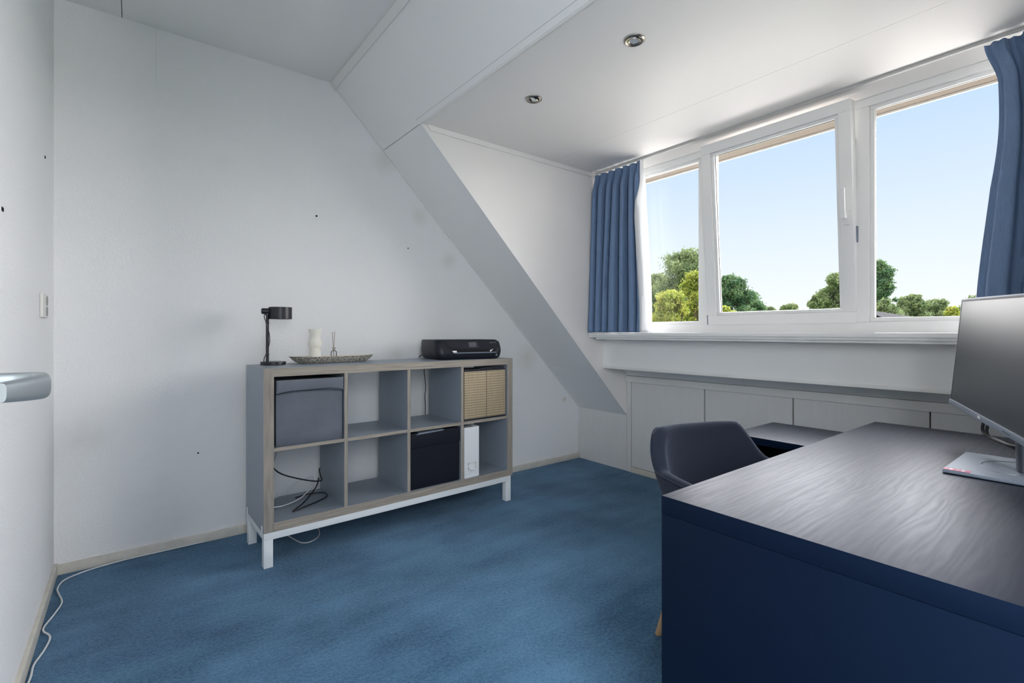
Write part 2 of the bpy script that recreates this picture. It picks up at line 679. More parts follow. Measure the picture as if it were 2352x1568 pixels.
struct(B((XL - .1, YB - .9, -.12), (XK + .3, YA + .1, 0)).build('floor', M['carpet'], smooth=0), 'blue fitted carpet', 'floor')
struct(B((XL - .1, YA, 0), (XK + .3, YA + .1, 2.8)).build('wall_back', M['plaster'], smooth=0), 'rough white plaster wall behind the shelf unit', 'wall')
struct(B((XL - .1, YB, 0), (XL, YA, 2.8)).build('wall_left', M['plaster'], smooth=0), 'white wall at the far left beside the door', 'wall')
# wall behind the camera with the door opening
w = MB()
w.box((XL, YB - .1, 0), (-.16, YB, 2.8))
w.box((.78, YB - .1, 0), (XK + .3, YB, 2.8))
w.box((-.16, YB - .1, 2.08), (.78, YB, 2.8))
struct(w.build('wall_right', M['plaster'], smooth=0), 'white wall behind the camera with the door opening', 'wall')
# main ceiling: boards with a joint at x=-.037
c = MB()
c.box((XL - .1, YB - .1, ZC), (-.0385, YA, ZC + .03))
c.box((-.0355, YB - .1, ZC), (1.05, YA, ZC + .03))
c.box((XL - .1, YB - .1, ZC + .02), (1.15, YA, ZC + .12), mi=1)
struct(c.build('ceiling', [M['board'], M['grey_gap']], smooth=0), 'white board ceiling at upper left', 'ceiling')
# sloping roof boards
n_ = Vector((1.0129, 0, 1)).normalized() * .02
sl = MB()


def slope_seg(x0, x1, y0, y1, off=0.0, th=1.0, mi=0):
    o = n_ * off
    sl.prism([tuple(Vector((x, y, slz(x))) + o) for x, y in ((x0, y0), (x1, y0), (x1, y1), (x0, y1))], n_ * th, mi=mi)


slope_seg(.965, 1.300, YB, YA)
slope_seg(1.302, 2.758, YC + .001, YA)
slope_seg(2.761, 3.15, YC + .001, YA)
slope_seg(1.302, 3.15, YB, YR)
slope_seg(.90, 1.26, YB, YA, 1.05, 2, 1)
slope_seg(1.25, 3.25, YC + .03, YA, 1.05, 2, 1)
slope_seg(1.25, 3.25, YB, YR - .03, 1.05, 2, 1)
struct(sl.build('wall_slope', [M['slopeboard'], M['grey_gap']], smooth=0), 'sloping white attic roof boards', 'wall')
# dormer ceiling boards
c = MB()
c.box((1.306, YR, ZD), (2.3185, YC, ZD + .02))
c.box((2.3205, YR, ZD), (2.76, YC, ZD + .02))
c.box((1.28, YR - .03, ZD + .021), (3.2, YC + .03, ZD + .12), mi=1)
struct(c.build('ceiling_dormer', [M['ceiling'], M['grey_gap']], smooth=0), 'white dormer ceiling with two recessed spotlights', 'ceiling')
# cheeks of the dormer
for nm, y, th, lb in (('wall_dormer_left', YC, .025, 'bright white side wall of the dormer left of the curtain'),
                      ('wall_dormer_right', YR, -.025, 'white side wall of the dormer at far right')):
    w = MB().prism([(1.303, y, ZD), (3.146, y, .435), (3.22, y, .435), (3.22, y, 2.42), (1.25, y, 2.42)], (0, th, 0))
    struct(w.build(nm, M['ceiling'] if y > 0 else M['board'], smooth=0), lb, 'wall')
# knee wall: backing plus panels, rail, posts
k = MB()
k.box((XK + .02, YB, 0), (XK + .12, YA, .80), mi=1)
k.box((XK, YC + .002, 0), (XK + .02, YA - .005, .445))
k.box((XK - .006, 2.462, 0), (XK + .02, YC - .005, .72))
k.box((XK, 1.840, .045), (XK + .02, 2.458, .714))
k.box((XK + .006, 1.312, .045), (XK + .02, 1.832, .714))
k.box((XK - .004, 1.264, .045), (XK + .02, 1.309, .714))
k.box((XK, .628, .045), (XK + .02, 1.256, .714))
k.box((XK + .004, YR, .045), (XK + .02, .622, .714))
struct(k.build('wall_knee', [M['panel'], M['gap']], smooth=0), 'low panelled wall of grey-white boards under the window', 'wall')
struct(B((XK - .012, YR, .716), (XK + .02, YC - .002, .764), .002).build('trim_5', M['trim']), 'white rail along the top of the low panelled wall', 'trim')
struct(B((XK - .012, YR, 0), (XK, 2.46, .043), .002).build('baseboard_right', M['baseboard']), 'baseboard under the low panels', 'baseboard')
# lining between apron and knee wall
w = MB()
for y0, y1 in ((1.548, YC), (YR, 1.546)):
    w.prism([(3.125, y0, .766), (2.862, y0, 1.04), (2.862, y1, 1.04), (3.125, y1, .766)], (.015, 0, .015))
w.prism([(3.15, YR, .766), (2.88, YR, 1.04), (2.88, YC, 1.04), (3.15, YC, .766)], (.05, 0, .05), mi=1)
struct(w.build('wall_lining', [M['slopeboard'], M['gap']], smooth=0), 'narrow grey sloping board between apron and low wall', 'wall')
struct(B((XW, YR, .838), (XW + .02, YC, 1.075)).build('wall_apron', M['slopeboard']), 'smooth white apron board below the window sill', 'wall')
struct(B((XW - .004, YR, .836), (XW + .022, YC, .856), .001).build('trim_6', M['trim']), 'thin white strip along the bottom of the apron', 'trim')
# sill
s = MB()
s.box((2.685, YR, 1.072), (XW + .05, YC, 1.104), bev=.004)
s.box((2.676, YR, 1.086), (2.700, YC, 1.108), bev=.003)
s.box((2.700, YR, 1.060), (2.74, YC - .06, 1.072))
struct(s.build('trim_7', M['frame']), 'white window sill running under the window', 'window sill')
# reveal above the window
r = MB().prism([(2.757, YR, 2.303), (2.86, YR, 2.262), (2.86, YC, 2.262), (2.757, YC, 2.303)], (0, 0, .04))
struct(r.build('trim_8', M['ceiling'], smooth=0), 'bright white reveal board above the window', 'trim')
# header above window frame outward
struct(B((XW, YR, 2.2625), (2.892, YC, 2.42)).build('wall_header', M['board'], smooth=0), 'boarding above the window frame', 'wall')
# outside soffit seen through the glass
s = MB()
s.box((2.895, YR - .3, 2.262), (3.02, YC + .3, 2.30))
s.box((3.022, YR - .3, 2.272), (3.14, YC + .3, 2.31))
s.box((3.14, YR - .3, 2.262), (3.152, YC + .3, 2.33), mi=1)
struct(s.build('trim_9', [M['soffit'], M['soffit_edge']], smooth=0), 'beige-brown soffit outside above the panes', 'soffit')
# outer wall so that no daylight leaks around
s = MB()
s.box((XK + .12, YB - .1, -.5), (XK + .3, YA + .1, .82))
s.prism([(3.32, YB, .82), (2.93, YB, 1.10), (2.93, YA, 1.10), (3.32, YA, .82)], (.0, 0, -.06))
struct(s.build('wall_outer', M['brick'], smooth=0), 'outer wall below the dormer', 'wall')

# battens and thin cover strips
def strip(name, p0, p1, w_, h_, out, mat_, lb):
    """flat batten from p0 to p1; w_ across, out = outward normal with thickness h_"""
    a, b_ = Vector(p0), Vector(p1)
    o = Vector(out).normalized()
    d = (b_ - a).normalized()
    c_ = d.cross(o).normalized() * w_
    return struct(MB().prism([a, b_, b_ + c_, a + c_], o * h_, bev=min(h_, w_) * .2).build(name, mat_), lb, 'trim')


nd = Vector((-1.0129, 0, -1)).normalized()
dn = Vector((1, 0, -1.0129)).normalized()
p = Vector((.966, YA - .002, ZC - .001))
struct(MB().prism([p, p + dn * .040, p + dn * .040 + Vector((0, -3.28, 0)), p + Vector((0, -3.28, 0))], nd * .010, bev=.002).build('trim_1', M['trim']), 'white batten along the joint of ceiling and slope', 'trim')
# thin cover strip wall/slope
a = Vector((.995, YA - .011, slz(.995)))
b2 = Vector((3.128, YA - .011, slz(3.128)))
struct(MB().prism([a, b2, b2 + Vector((0, .010, 0)), a + Vector((0, .010, 0))], nd * .004).build('trim_2', M['trim']), 'thin strip between slope and back wall', 'trim')
# slope / dormer ceiling edge strip
struct(MB().prism([(1.2965, YR, slz(1.2965) - .003), (1.306, YR, 2.2975), (1.306, YR, 2.303), (1.300, YR, 2.308)], (0, YC - YR, 0)).build('trim_3', M['trim'], smooth=0), 'thin strip on the edge of slope and dormer ceiling', 'trim')
# corner moulding on the slanted edge of slope and cheek
a = Vector((1.303, YC - .004, slz(1.303)))
b2 = Vector((3.124, YC - .004, slz(3.124)))
struct(MB().prism([a, b2, b2 + Vector((0, .016, 0)), a + Vector((0, .016, 0))], nd * .006).build('trim_4', M['frame']), 'white corner strip on the slanting dormer edge', 'trim')
# batten at top of the cheek
struct(MB().prism([(1.335, YC, ZD), (2.75, YC, ZD), (2.75, YC, ZD - .030), (1.36, YC, ZD - .030)], (0, -.012, 0), bev=.0015).build('trim_10', M['ceiling']), 'white batten along the top of the dormer side wall', 'trim')
# baseboards
def baseboard(name, pts, lb):
    struct(pts.build(name, M['baseboard']), lb, 'baseboard')


baseboard('baseboard_back', MB().box((XL, YA - .014, 0), (XK, YA, .046), bev=.002), 'cream baseboard along the plaster wall')
baseboard('baseboard_left', MB().box((XL, YB, 0), (XL + .014, YA, .052), bev=.002), 'cream baseboard at the far left wall')
# faint upright joint in the back wall
struct(MB().box((.0975, YA - .0006, 2.36), (.0985, YA, 2.64)).build('trim_11', mat('hairline', (.62, .61, .60), .8), smooth=0), 'fine crack in the plaster at upper left', 'trim')
# flat dark pieces stand in for old holes in the walls
for (x, z, r) in ((.879, 1.812, .0055), (1.48, 1.681, .004), (.276, .474, .004), (1.03, .27, .004)):
    tag(MB().lathe([(0, 0), (r, 0), (r, .003), (0, .003)], (x, YA + .0005, z), 12, M_=Matrix.Rotation(pi / 2, 3, 'X')).build('nailhole', M['gap']),
        {(.879): 'dark round hole in the plaster high above the patterned tray', (1.48): 'small dark nail in the plaster above the printer',
         (.276): 'tiny dark nail low in the plaster left of the shelf unit', (1.03): 'tiny dark nail in the plaster seen through the lower second shelf bay'}[x], 'nailhole')
for (y, z, h) in ((2.747, 1.827, .008), (1.914, 1.448, .010)):
    tag(B((XL - .001, y - .010, z - h / 2), (XL + .002, y + .010, z + h / 2)).build('nailhole', M['gap']),
        {2.747: 'small dark nail in the left wall above the socket', 1.914: 'small dark nail in the left wall at the photo edge'}[y], 'nailhole')

# ------------------------------------------------------------------ door with lever handle (open, leaf out of frame)
d = sempty('door_1', 'white open door with a satin lever handle', 'door', (-.136, .65, 0))
B((-.020, -.88, .01), (.020, 0, 2.05), .002).build('door_leaf', M['board'], d)
h = MB()
h.tube([(.020, -.055, 1.065), (.045, -.055, 1.065), (.060, -.055, 1.065), (.071, -.060, 1.065), (.0745, -.073, 1.065), (.0765, -.10, 1.0655), (.0715, -.135, 1.0668), (.0635, -.167, 1.0680)], [1, 1, 1, 1, 1, .96, .84, .66], 24, 8, flat=(.0130, .0205))
hd = h.build('door_handle', M['satin'], d, smooth=60)
hd['label'] = 'satin aluminium lever handle'
MB().lathe([(0, 0), (.026, 0), (.026, .007), (.022, .009), (0, .009)], (.0195, -.055, 1.065), 28, M_=Matrix.Rotation(pi / 2, 3, 'Y')).build('handle_rose', M['satin'], hd)

# ------------------------------------------------------------------ window
YL0, YL1 = YC - .002, YR + .002
w1 = sempty('window_1', 'left fixed window pane beside the blue curtain, with the long white outer frame', 'window', (XW, 1.2, 1.104))


def loc(o):     # local box helper for parts under w (origin XW, *, 1.104)
    return lambda a, b, mb, **k: mb.box((a[0] - o[0], a[1] - o[1], a[2] - o[2]), (b[0] - o[0], b[1] - o[1], b[2] - o[2]), **k)


L = loc((XW, 1.2, 1.104))
fr = MB()
L((XW, YR, 1.104), (XW + .09, YC, 1.162), fr, bev=.003)
L((XW, YR, 2.222), (XW + .042, YC, 2.262), fr, bev=.003)
for y0, y1 in ((2.44, YC), (1.610, 1.700), (.800, .895), (YR, .010)):
    L((XW, y0, 1.162), (XW + .06, y1, 2.222), fr, bev=.002)
fr.build('window_frame', M['frame'], w1)


def glazing(par, L, y0, y1, x=XW + .012, nm='glazing_bead'):
    z0, z1 = 1.162, 2.222
    b_ = MB()
    t = .020
    L((x, y0, z0), (x + .024, y1, z0 + t), b_, bev=.003)
    L((x, y0, z1 - t), (x + .024, y1, z1), b_, bev=.003)
    L((x, y0, z0 + t), (x + .024, y0 + t, z1 - t), b_, bev=.003)
    L((x, y1 - t, z0 + t), (x + .024, y1, z1 - t), b_, bev=.003)
    b_.build(nm, M['frame'], par)
    g = MB()
    L((x + .014, y0 + t - .003, z0 + t - .003), (x + .018, y1 - t + .003, z1 - t + .003), g)
    g.build('glass_pane', M['glass'], par, smooth=0)
    q = MB()
    L((x - .0005 + .011, y0 + t - .004, z0 + t), (x + .0138, y0 + t + .001, z1 - t), q)
    L((x - .0005 + .011, y1 - t - .001, z0 + t), (x + .0138, y1 - t + .004, z1 - t), q)
    L((x - .0005 + .011, y0 + t, z1 - t - .001), (x + .0138, y1 - t, z1 - t + .004), q)
    q.build('rubber_seal', M['rubber'], par, smooth=0)


glazing(w1, L, 1.700, 2.44)
w3 = sempty('window_3', 'right fixed window pane between white post and right curtain', 'window', (XW, .4, 1.104))
glazing(w3, loc((XW, .4, 1.104)), .010, .800)
# tilting middle sash
w2 = sempty('window_2', 'middle window sash tilted inward', 'window', (XW + .004, 1.246, 1.158))
w2.rotation_euler = (0, -radians(4.4), 0)
sy = .395
fr = MB()
SH = 1.098
pw = .056
for a_, b_ in (((-.012, -sy, 0), (.05, sy, pw)), ((-.012, -sy, SH - pw), (.05, sy, SH)), ((-.012, -sy, pw), (.05, -sy + pw, SH - pw)), ((-.012, sy - pw, pw), (.05, sy, SH - pw))):
    fr.box(a_, b_, bev=.0025)
fr.build('sash_frame', M['frame'], w2)
fr = MB()
t = .018
i0, i1, j0, j1 = -sy + pw, sy - pw, pw, SH - pw
for a_, b_ in (((.0, i0, j0), (.03, i1, j0 + t)), ((.0, i0, j1 - t), (.03, i1, j1)), ((.0, i0, j0 + t), (.03, i0 + t, j1 - t)), ((.0, i1 - t, j0 + t), (.03, i1, j1 - t))):
    fr.box(a_, b_, bev=.003)
fr.build('glazing_bead', M['frame'], w2)
B((.020, i0 + t - .003, j0 + t - .003), (.024, i1 - t + .003, j1 - t + .003)).build('glass_pane', M['glass'], w2, smooth=0)
q = MB()
for a_, b_ in (((.016, i0 + t - .003, j0 + t), (.019, i0 + t + .002, j1 - t)), ((.016, i1 - t - .002, j0 + t), (.019, i1 - t + .003, j1 - t)), ((.016, i0 + t, j1 - t - .002), (.019, i1 - t, j1 - t + .003))):
    q.box(a_, b_)
q.build('rubber_seal', M['rubber'], w2, smooth=0)
# handle on the right stile
hh = MB()
hy, hz = -sy + .030, .545
hh.box((-.022, hy - .013, hz - .055), (-.012, hy + .013, hz + .020), bev=.003)
hp = hh.build('window_handle', M['frame'], w2)
hh = MB()
hh.box((-.052, hy - .008, hz - .026), (-.022, hy + .010, hz - .006), bev=.004)
hh.box((-.062, hy - .010, hz - .026), (-.048, hy + .016, hz + .122), bev=.005)
hh.build('lever', M['frame'], hp)
B((-.004, sy - .002, -.012), (.03, sy + .012, .060), .003).build('hinge', M['silver'], w2)
B((.02, -sy - .006, .40), (.045, -sy, .48), .001).build('latch_plate', M['silver'], w2)
q = MB()
for zz in (2.02, 1.72, 1.36):
    q.box((XW - .002 - XW, .855 - 1.2, zz - 1.104), (XW + .004 - XW, .865 - 1.2, zz + .055 - 1.104), bev=.001)
q.build('striker_plate', M['silver'], w1)

# curtain rail along the ceiling
rail = MB()
rail.box((2.738, YR + .005, 2.287), (2.754, YC - .02, 2.302), bev=.002)
ro = rail.build('curtain_rail', mat('grey_white_rail', (.52, .52, .51), .4))
tag(ro, 'slim white curtain rail fixed along the dormer ceiling above the window', 'curtain rail')


# ------------------------------------------------------------------ curtains
def lerp(a, b, t):
    return a + (b - a) * t


def sstep(t):
    t = max(0, min(1, t))
    return t * t * (3 - 2 * t)


def curtain(name, label, edge0, edge1, ztop, zbot, folds, flapw, seed, xtop, xbot, order):
    """edge0(t), edge1(t) give Y of both sides, t=0 top .. 1 bottom; order +1: flap on the edge1 side"""
    rnd = random.Random(seed)
    ph = [rnd.uniform(-.4, .4) for _ in range(folds + 2)]
    wd = [rnd.uniform(.7, 1.3) for _ in range(folds)]
    tot = sum(wd)
    cum = [0]
    for q_ in wd:
        cum.append(cum[-1] + q_ / tot)
    am = [rnd.uniform(.65, 1.25) for _ in range(folds)]
    wd2 = [q_ * rnd.uniform(.55, 1.6) for q_ in wd]
    t2_ = sum(wd2)
    cum2 = [0]
    for q_ in wd2:
        cum2.append(cum2[-1] + q_ / t2_)
    NU, NV = folds * 16, 60

    def fn(u, t):
        # path coordinate; last part is the turned flap
        uf = .93
        z = lerp(ztop, zbot, t)
        pin = sstep((t - .015) / .11)
        amp = lerp(.012, .038, pin) * lerp(1, 1.2, t)
        y0, y1 = edge0(t), edge1(t)
        xb = lerp(xtop, xbot, t)
        if u <= uf:
            s_ = u / uf
            k_ = 0
            cm = [lerp(p_, q_, sstep(t * 1.3)) for p_, q_ in zip(cum, cum2)]
            while k_ < folds - 1 and cm[k_ + 1] < s_:
                k_ += 1
            f_ = (s_ - cm[k_]) / (cm[k_ + 1] - cm[k_])
            wave = -cos(2 * pi * f_)            # -1 at the ends, +1 in the middle
            shaped = math.copysign(abs(wave) ** .38, wave)
            pinch = 0
            if t < .16:                           # pinch pleat heads
                pinch = .007 * cos(6 * pi * f_) * (1 - t / .16)
            x = xb - amp * am[k_] * shaped - pinch
            y = lerp(y0, y1, s_) - .007 * sin(4 * pi * f_ + ph[k_]) * pin
            return (x, y, z)
        q_ = (u - uf) / (1 - uf)
        fw = flapw(t)
        sg = 1 if y0 > y1 else -1
        xe = xb + amp * am[folds - 1]
        xf = xb - .058 * min(1, .25 + fw / .03)
        if q_ < .3:
            a_ = q_ / .3
            x = lerp(xe, xf, sstep(a_))
            y = y1 - sg * .006 * sin(pi * a_)
        else:
            a_ = (q_ - .3) / .7
            x = xf + .012 * a_ * a_
            y = y1 + sg * fw * a_
        return (x, y, z)
    g = MB().grid(fn, NU, NV)
    g.f = [f[::-1] for f in g.f]
    o = g.build(name, [M['curtain'], M['lining']], smooth=70, fixn=False)
    m_ = o.modifiers.new('cloth', 'SOLIDIFY')
    m_.thickness = .003
    m_.offset = -1 if order > 0 else 1
    m_.material_offset = 1
    tag(o, label, 'curtain')
    return o


curtain('curtain', 'blue pleated curtain bunched at the left side of the window',
        lambda t: lerp(2.488, 2.494, t), lambda t: lerp(2.058, 1.985, sstep(t * 1.05)), 2.277, 1.110, 7,
        lambda t: .003 + .034 * sstep((t - .10) / .25) * (1 - .3 * sstep((t - .6) / .4)), 3, 2.732, 2.690, 1)
curtain('curtain', 'blue pleated curtain at the right edge behind the monitor',
        lambda t: lerp(.345, .405, sstep((t - .25) / .75)) + .030 * (1 - sstep(t / .14)) - .010 * sin(pi * min(1, t * 2)), lambda t: lerp(-.040, -.035, t), 2.277, 1.110, 5,
        lambda t: .004, 11, 2.735, 2.715, 1)

# ------------------------------------------------------------------ recessed spotlights
def spot(x, y, label, tilt):
    o = thing('recessed_spotlight', label, 'ceiling light', (x, y, ZD), 0, 'recessed spotlights in the dormer ceiling')
    MB().lathe([(.043, 0), (.0425, -.004), (.036, -.0075), (.028, -.005), (.0265, .0)], n=40).build('trim_ring', M['nickel'], o)
    R_ = Matrix.Rotation(radians(tilt), 3, 'X') @ Matrix.Rotation(radians(tilt * .6), 3, 'Y')
    MB().lathe([(0, -.0015), (.0275, -.0015), (.0275, -.001), (0, -.001)], n=32).build('recess', M['gap'], o)
    MB().lathe([(.0255, -.004), (.0235, -.0075), (.0195, -.0055), (.019, -.003)], n=36, M_=R_).build('tilt_ring', M['nickel'], o)
    bl = MB()
    bl.lathe([(.0175, -.0045), (.013, -.0035), (.006, -.003), (0, -.0028)], n=32, M_=R_)
    bl.build('bulb', M['lampglass'], o)
    return o


spot(1.618, 1.889, 'recessed nickel spotlight in the dormer ceiling, the one nearer the left slope', 12)
spot(1.615, 1.255, 'recessed nickel spotlight in the dormer ceiling, the larger one at the top of the photo', 5)

# ------------------------------------------------------------------ shelf unit
SU = thing('shelf_unit', 'grey-oak edged shelf unit of eight cubes on a white steel frame', 'shelf unit', (.486, 2.508, 0), radians(1.22))
D_ = .385
FV, BV = 0.0, D_
ZT = .939
mats_h = [M['greylac'], M['oakh']]
mats_v = [M['greylac'], M['oakv']]
front = {'-y': 1}
MB().box((0, 0, .165), (.045, D_, ZT), faces=front).build('side_panel', mats_v, SU)
MB().box((1.461, 0, .165), (1.505, D_, ZT), faces=front).build('side_panel', mats_v, SU)
MB().box((.0455, 0, .899), (1.4605, D_, ZT), faces=front).build('top_panel', mats_h, SU)
MB().box((.0455, 0, .165), (1.4605, D_, .207), faces=front).build('bottom_panel', mats_h, SU)
for x0, x1 in ((.382, .400), (.741, .760), (1.101, 1.120)):
    MB().box((x0, .003, .207), (x1, D_, .899), faces=front).build('divider', mats_v, SU)
for x0, x1 in ((.045, .382), (.400, .741), (.760, 1.101), (1.120, 1.461)):
    MB().box((x0, .005, .543), (x1, D_, .560), faces=front).build('shelf', mats_h, SU)
uf = MB()
uf.box((.002, .002, .130), (1.492, .042, .165), bev=.0015)
uf.box((.002, D_ - .042, .130), (1.492, D_ - .002, .165), bev=.0015)
uf.box((.002, .042, .130), (.042, D_ - .042, .165), bev=.0015)
uf.box((1.452, .042, .130), (1.492, D_ - .042, .165), bev=.0015)
ufo = uf.build('underframe', M['whitemetal'], SU)
for x in (.002, 1.452):
    for y in (.002, D_ - .042):
        B((x, y, 0), (x + .040, y + .040, .130), .0015).build('leg', M['whitemetal'], ufo)
for y in (.03, D_ - .03):
    B((-.0035, y - .010, .158), (0, y + .006, .195), .001).build('bracket', M['whitemetal'], ufo)


def on_unit(x, y, z=ZT):
    c_, s_ = cos(radians(1.22)), sin(radians(1.22))
    return (.486 + x * c_ - y * s_, 2.508 + x * s_ + y * c_, z)


RU = radians(1.22)


# storage boxes
def fabric_box(label, u0, u1, z0, h, mat_, kind):
    wd = u1 - u0
    o = thing('storage_box', label, 'storage box', on_unit(u0, .012, z0), RU)
    dp = .34
    # bulging fabric body
    b_ = MB()

    def ring(z, ins, bulge):
        pts = []
        n = 10
        for (ax, ay, bx, by, nx, ny) in ((0, 0, 1, 0, 0, -1), (1, 0, 1, 1, 1, 0), (1, 1, 0, 1, 0, 1), (0, 1, 0, 0, -1, 0)):
            for i in range(n):
                t = i / n
                x = lerp(ax, bx, t) * wd
                y = lerp(ay, by, t) * dp
                e = sin(pi * t) * bulge
                cx = ins if x < wd / 2 else -ins
                cy = ins if y < dp / 2 else -ins
                pts.append((x + cx * (1 if abs(x - wd / 2) > wd * .49 else 0) + nx * e, y + cy * (1 if abs(y - dp / 2) > dp * .49 else 0) + ny * e, z))
        return pts
    R_ = [ring(.0, .006, 0), ring(.006, .002, .0), ring(.05, .0015, .002), ring(h * .5, .001, .0035), ring(h - .06, .0015, .003), ring(h - .012, .002, .001)]
    n = len(R_[0])
    vs = [p for r_ in R_ for p in r_]
    fs = [[j * n + i, j * n + (i + 1) % n, (j + 1) * n + (i + 1) % n, (j + 1) * n + i] for j in range(len(R_) - 1) for i in range(n)]
    fs.append(list(range(n))[::-1])
    fs.append([(len(R_) - 1) * n + i for i in range(n)])
    b_.add(vs, fs)
    b_.build('box_body', mat_, o, smooth=50)
    if kind == 'grey':
        # folded cuff with a drooping lower hem

        def fn(u, v):
            hem = .058 + .010 * abs(2 * u - 1) ** 4 * (1 if v > .5 else 0)
            return (lerp(-.0, wd, u), -.0075 - .002 * sin(pi * v) - .002 * sin(9 * u) * v, h - .008 - hem * v)
        c_ = MB().grid(fn, 24, 6)
        co = c_.build('folded_cuff', mat_, o, smooth=60, fixn=False)
        co.modifiers.new('t', 'SOLIDIFY').thickness = .003
        MB().tube([(0, -.012, h - .074), (wd * .22, -.0125, h - .064), (wd * .55, -.0125, h - .062), (wd * .82, -.012, h - .060), (wd, -.011, h - .074)], .0016, 6, 6).build('hem_cord', M['blackfab'], o)
    else:
        B((-.001, -.006, h - .090), (wd + .001, dp, h - .006), .003).build('lid', mat_, o)
        b3 = MB().prism([(.03, -.0075, h - .016), (wd * .62, -.0075, h - .010), (wd * .66, -.0075, h - .004), (.05, -.0075, h - .006)], (0, .12, 0))
        b3.build('plastic_sleeve', M['silver'], o)
    return o


fabric_box('grey fabric box with a folded cuff filling the top left cube', .056, .376, .5602, .328, M['greyfab'], 'grey')
fabric_box('black fabric box with a lid in the lower third cube', .766, 1.096, .2072, .330, M['blackfab'], 'black')
o = thing('storage_basket', 'bamboo woven basket with a black liner in the top right cube', 'basket', on_unit(1.127, .012, .5606), RU)
wd = .328
b_ = MB()
b_.box((0, 0, 0), (wd, .34, .30), bev=.004)
b_.build('liner_box', M['liner'], o)
B((.002, -.004, .012), (wd - .004, 0, .305), .0012).build('bamboo_front', M['bamboo'], o)
b_ = MB()
b_.tube([(.01, .01, .314), (.10, .008, .312), (.20, .008, .322), (.26, .008, .316), (wd - .01, .01, .318)], .007, 8, 6)
b_.box((.0, 0.004, .296), (wd, .05, .316), bev=.003)
b_.build('liner_rim', M['liner'], o)

# white magazine file
o = thing('magazine_file', 'narrow white magazine file with a metal label holder in the lower right cube', 'magazine file', on_unit(1.131, .012, .2072), radians(2.5))
b_ = MB()
T = .003
FW = .112
for x in (0, FW - T):
    b_.prism([(x, 0, 0), (x, .24, 0), (x, .24, .318), (x, .16, .318), (x, 0, .312)], (T, 0, 0))
b_.box((T, 0, 0), (FW - T, T, .312))
b_.box((T, .237, 0), (FW - T, .24, .318))
b_.box((T, T, 0), (FW - T, .237, T))
b_.build('file_body', M['white'], o, smooth=0)
MB().box((.008, .01, .02), (FW - .010, .22, .308)).build('papers', M['paper'], o, smooth=0)
a0, a1_ = .030, .084
lh = MB()
lh.box((a0, -.002, .086), (a1_, 0, .090))
lh.box((a0, -.002, .056), (a0 + .004, 0, .090))
lh.box((a1_ - .004, -.002, .056), (a1_, 0, .090))
lh.box((a0, -.002, .054), (a1_, 0, .060))
lo = lh.build('label_holder', M['socket'], o)
B((a0 + .007, -.016, .046), (a1_ - .006, -.002, .059), .003).build('pull_lip', M['white'], lo)
for x in (a0 - .002, a1_ + .002):
    for z in (.056, .087):
        MB().lathe([(.0, 0), (.0024, 0), (.0024, .002), (0, .002)], (x, -.0005, z), 8, M_=Matrix.Rotation(pi / 2, 3, 'X')).build('rivet', M['blackmetal'], lo)

# ------------------------------------------------------------------ desk lamp
o = thing('table_lamp', 'small black metal table lamp with a drum shade on the shelf unit', 'lamp', (.590, 2.805, ZT), 0)
MB().lathe([(0, 0), (.061, 0), (.0615, .002), (.0615, .014), (.060, .0165), (0, .0165)], n=48).build('base', M['blackmetal'], o)
MB().lathe([(.0075, .016), (.0075, .285)], (-.028, 0, 0), 20).build('post', M['blackmetal'], o)
Mx = Matrix.Rotation(pi / 2, 3, 'Y')
j = MB()
j.lathe([(0, -.022), (.013, -.022), (.0155, -.018), (.0155, .012), (0, .012)], (-.034, 0, .282), 24, M_=Mx)
j.lathe([(0, 0), (.012, 0), (.012, .012), (0, .012)], (-.028, 0, .262), 20)
j.build('pivot', M['blackmetal'], o)
s = MB()
s.lathe([(.0, .060), (.054, .060), (.0555, .0625), (.057, .0625), (.0572, .061), (.0572, 0), (.0545, 0), (.0545, .056), (0, .056)], (.035, 0, .242), 48)
s.build('lamp_shade', M['blackmetal'], o)
MB().lathe([(0, 0), (.018, 0), (.022, .02), (.018, .04), (0, .04)], (.035, 0, .252), 24).build('bulb', M['white'], o)
c_ = MB()
c_.tube([(-.040, -.004, .268), (-.044, -.004, .250), (-.036, -.008, .225), (-.030, -.0095, .200), (-.022, -.009, .170), (-.0185, -.008, .130), (-.024, -.009, .095), (-.034, -.009, .060), (-.044, -.004, .035), (-.045, -.002, .016)], .0022, 8, 6)
c_.lathe([(.0085, 0), (.0095, .002), (.0095, .005), (.0085, .007)], (-.028, 0, .218), 16)
c_.lathe([(.0085, 0), (.0095, .002), (.0095, .005), (.0085, .007)], (-.028, 0, .052), 16)
c_.build('power_cord', M['cableblack'], o)

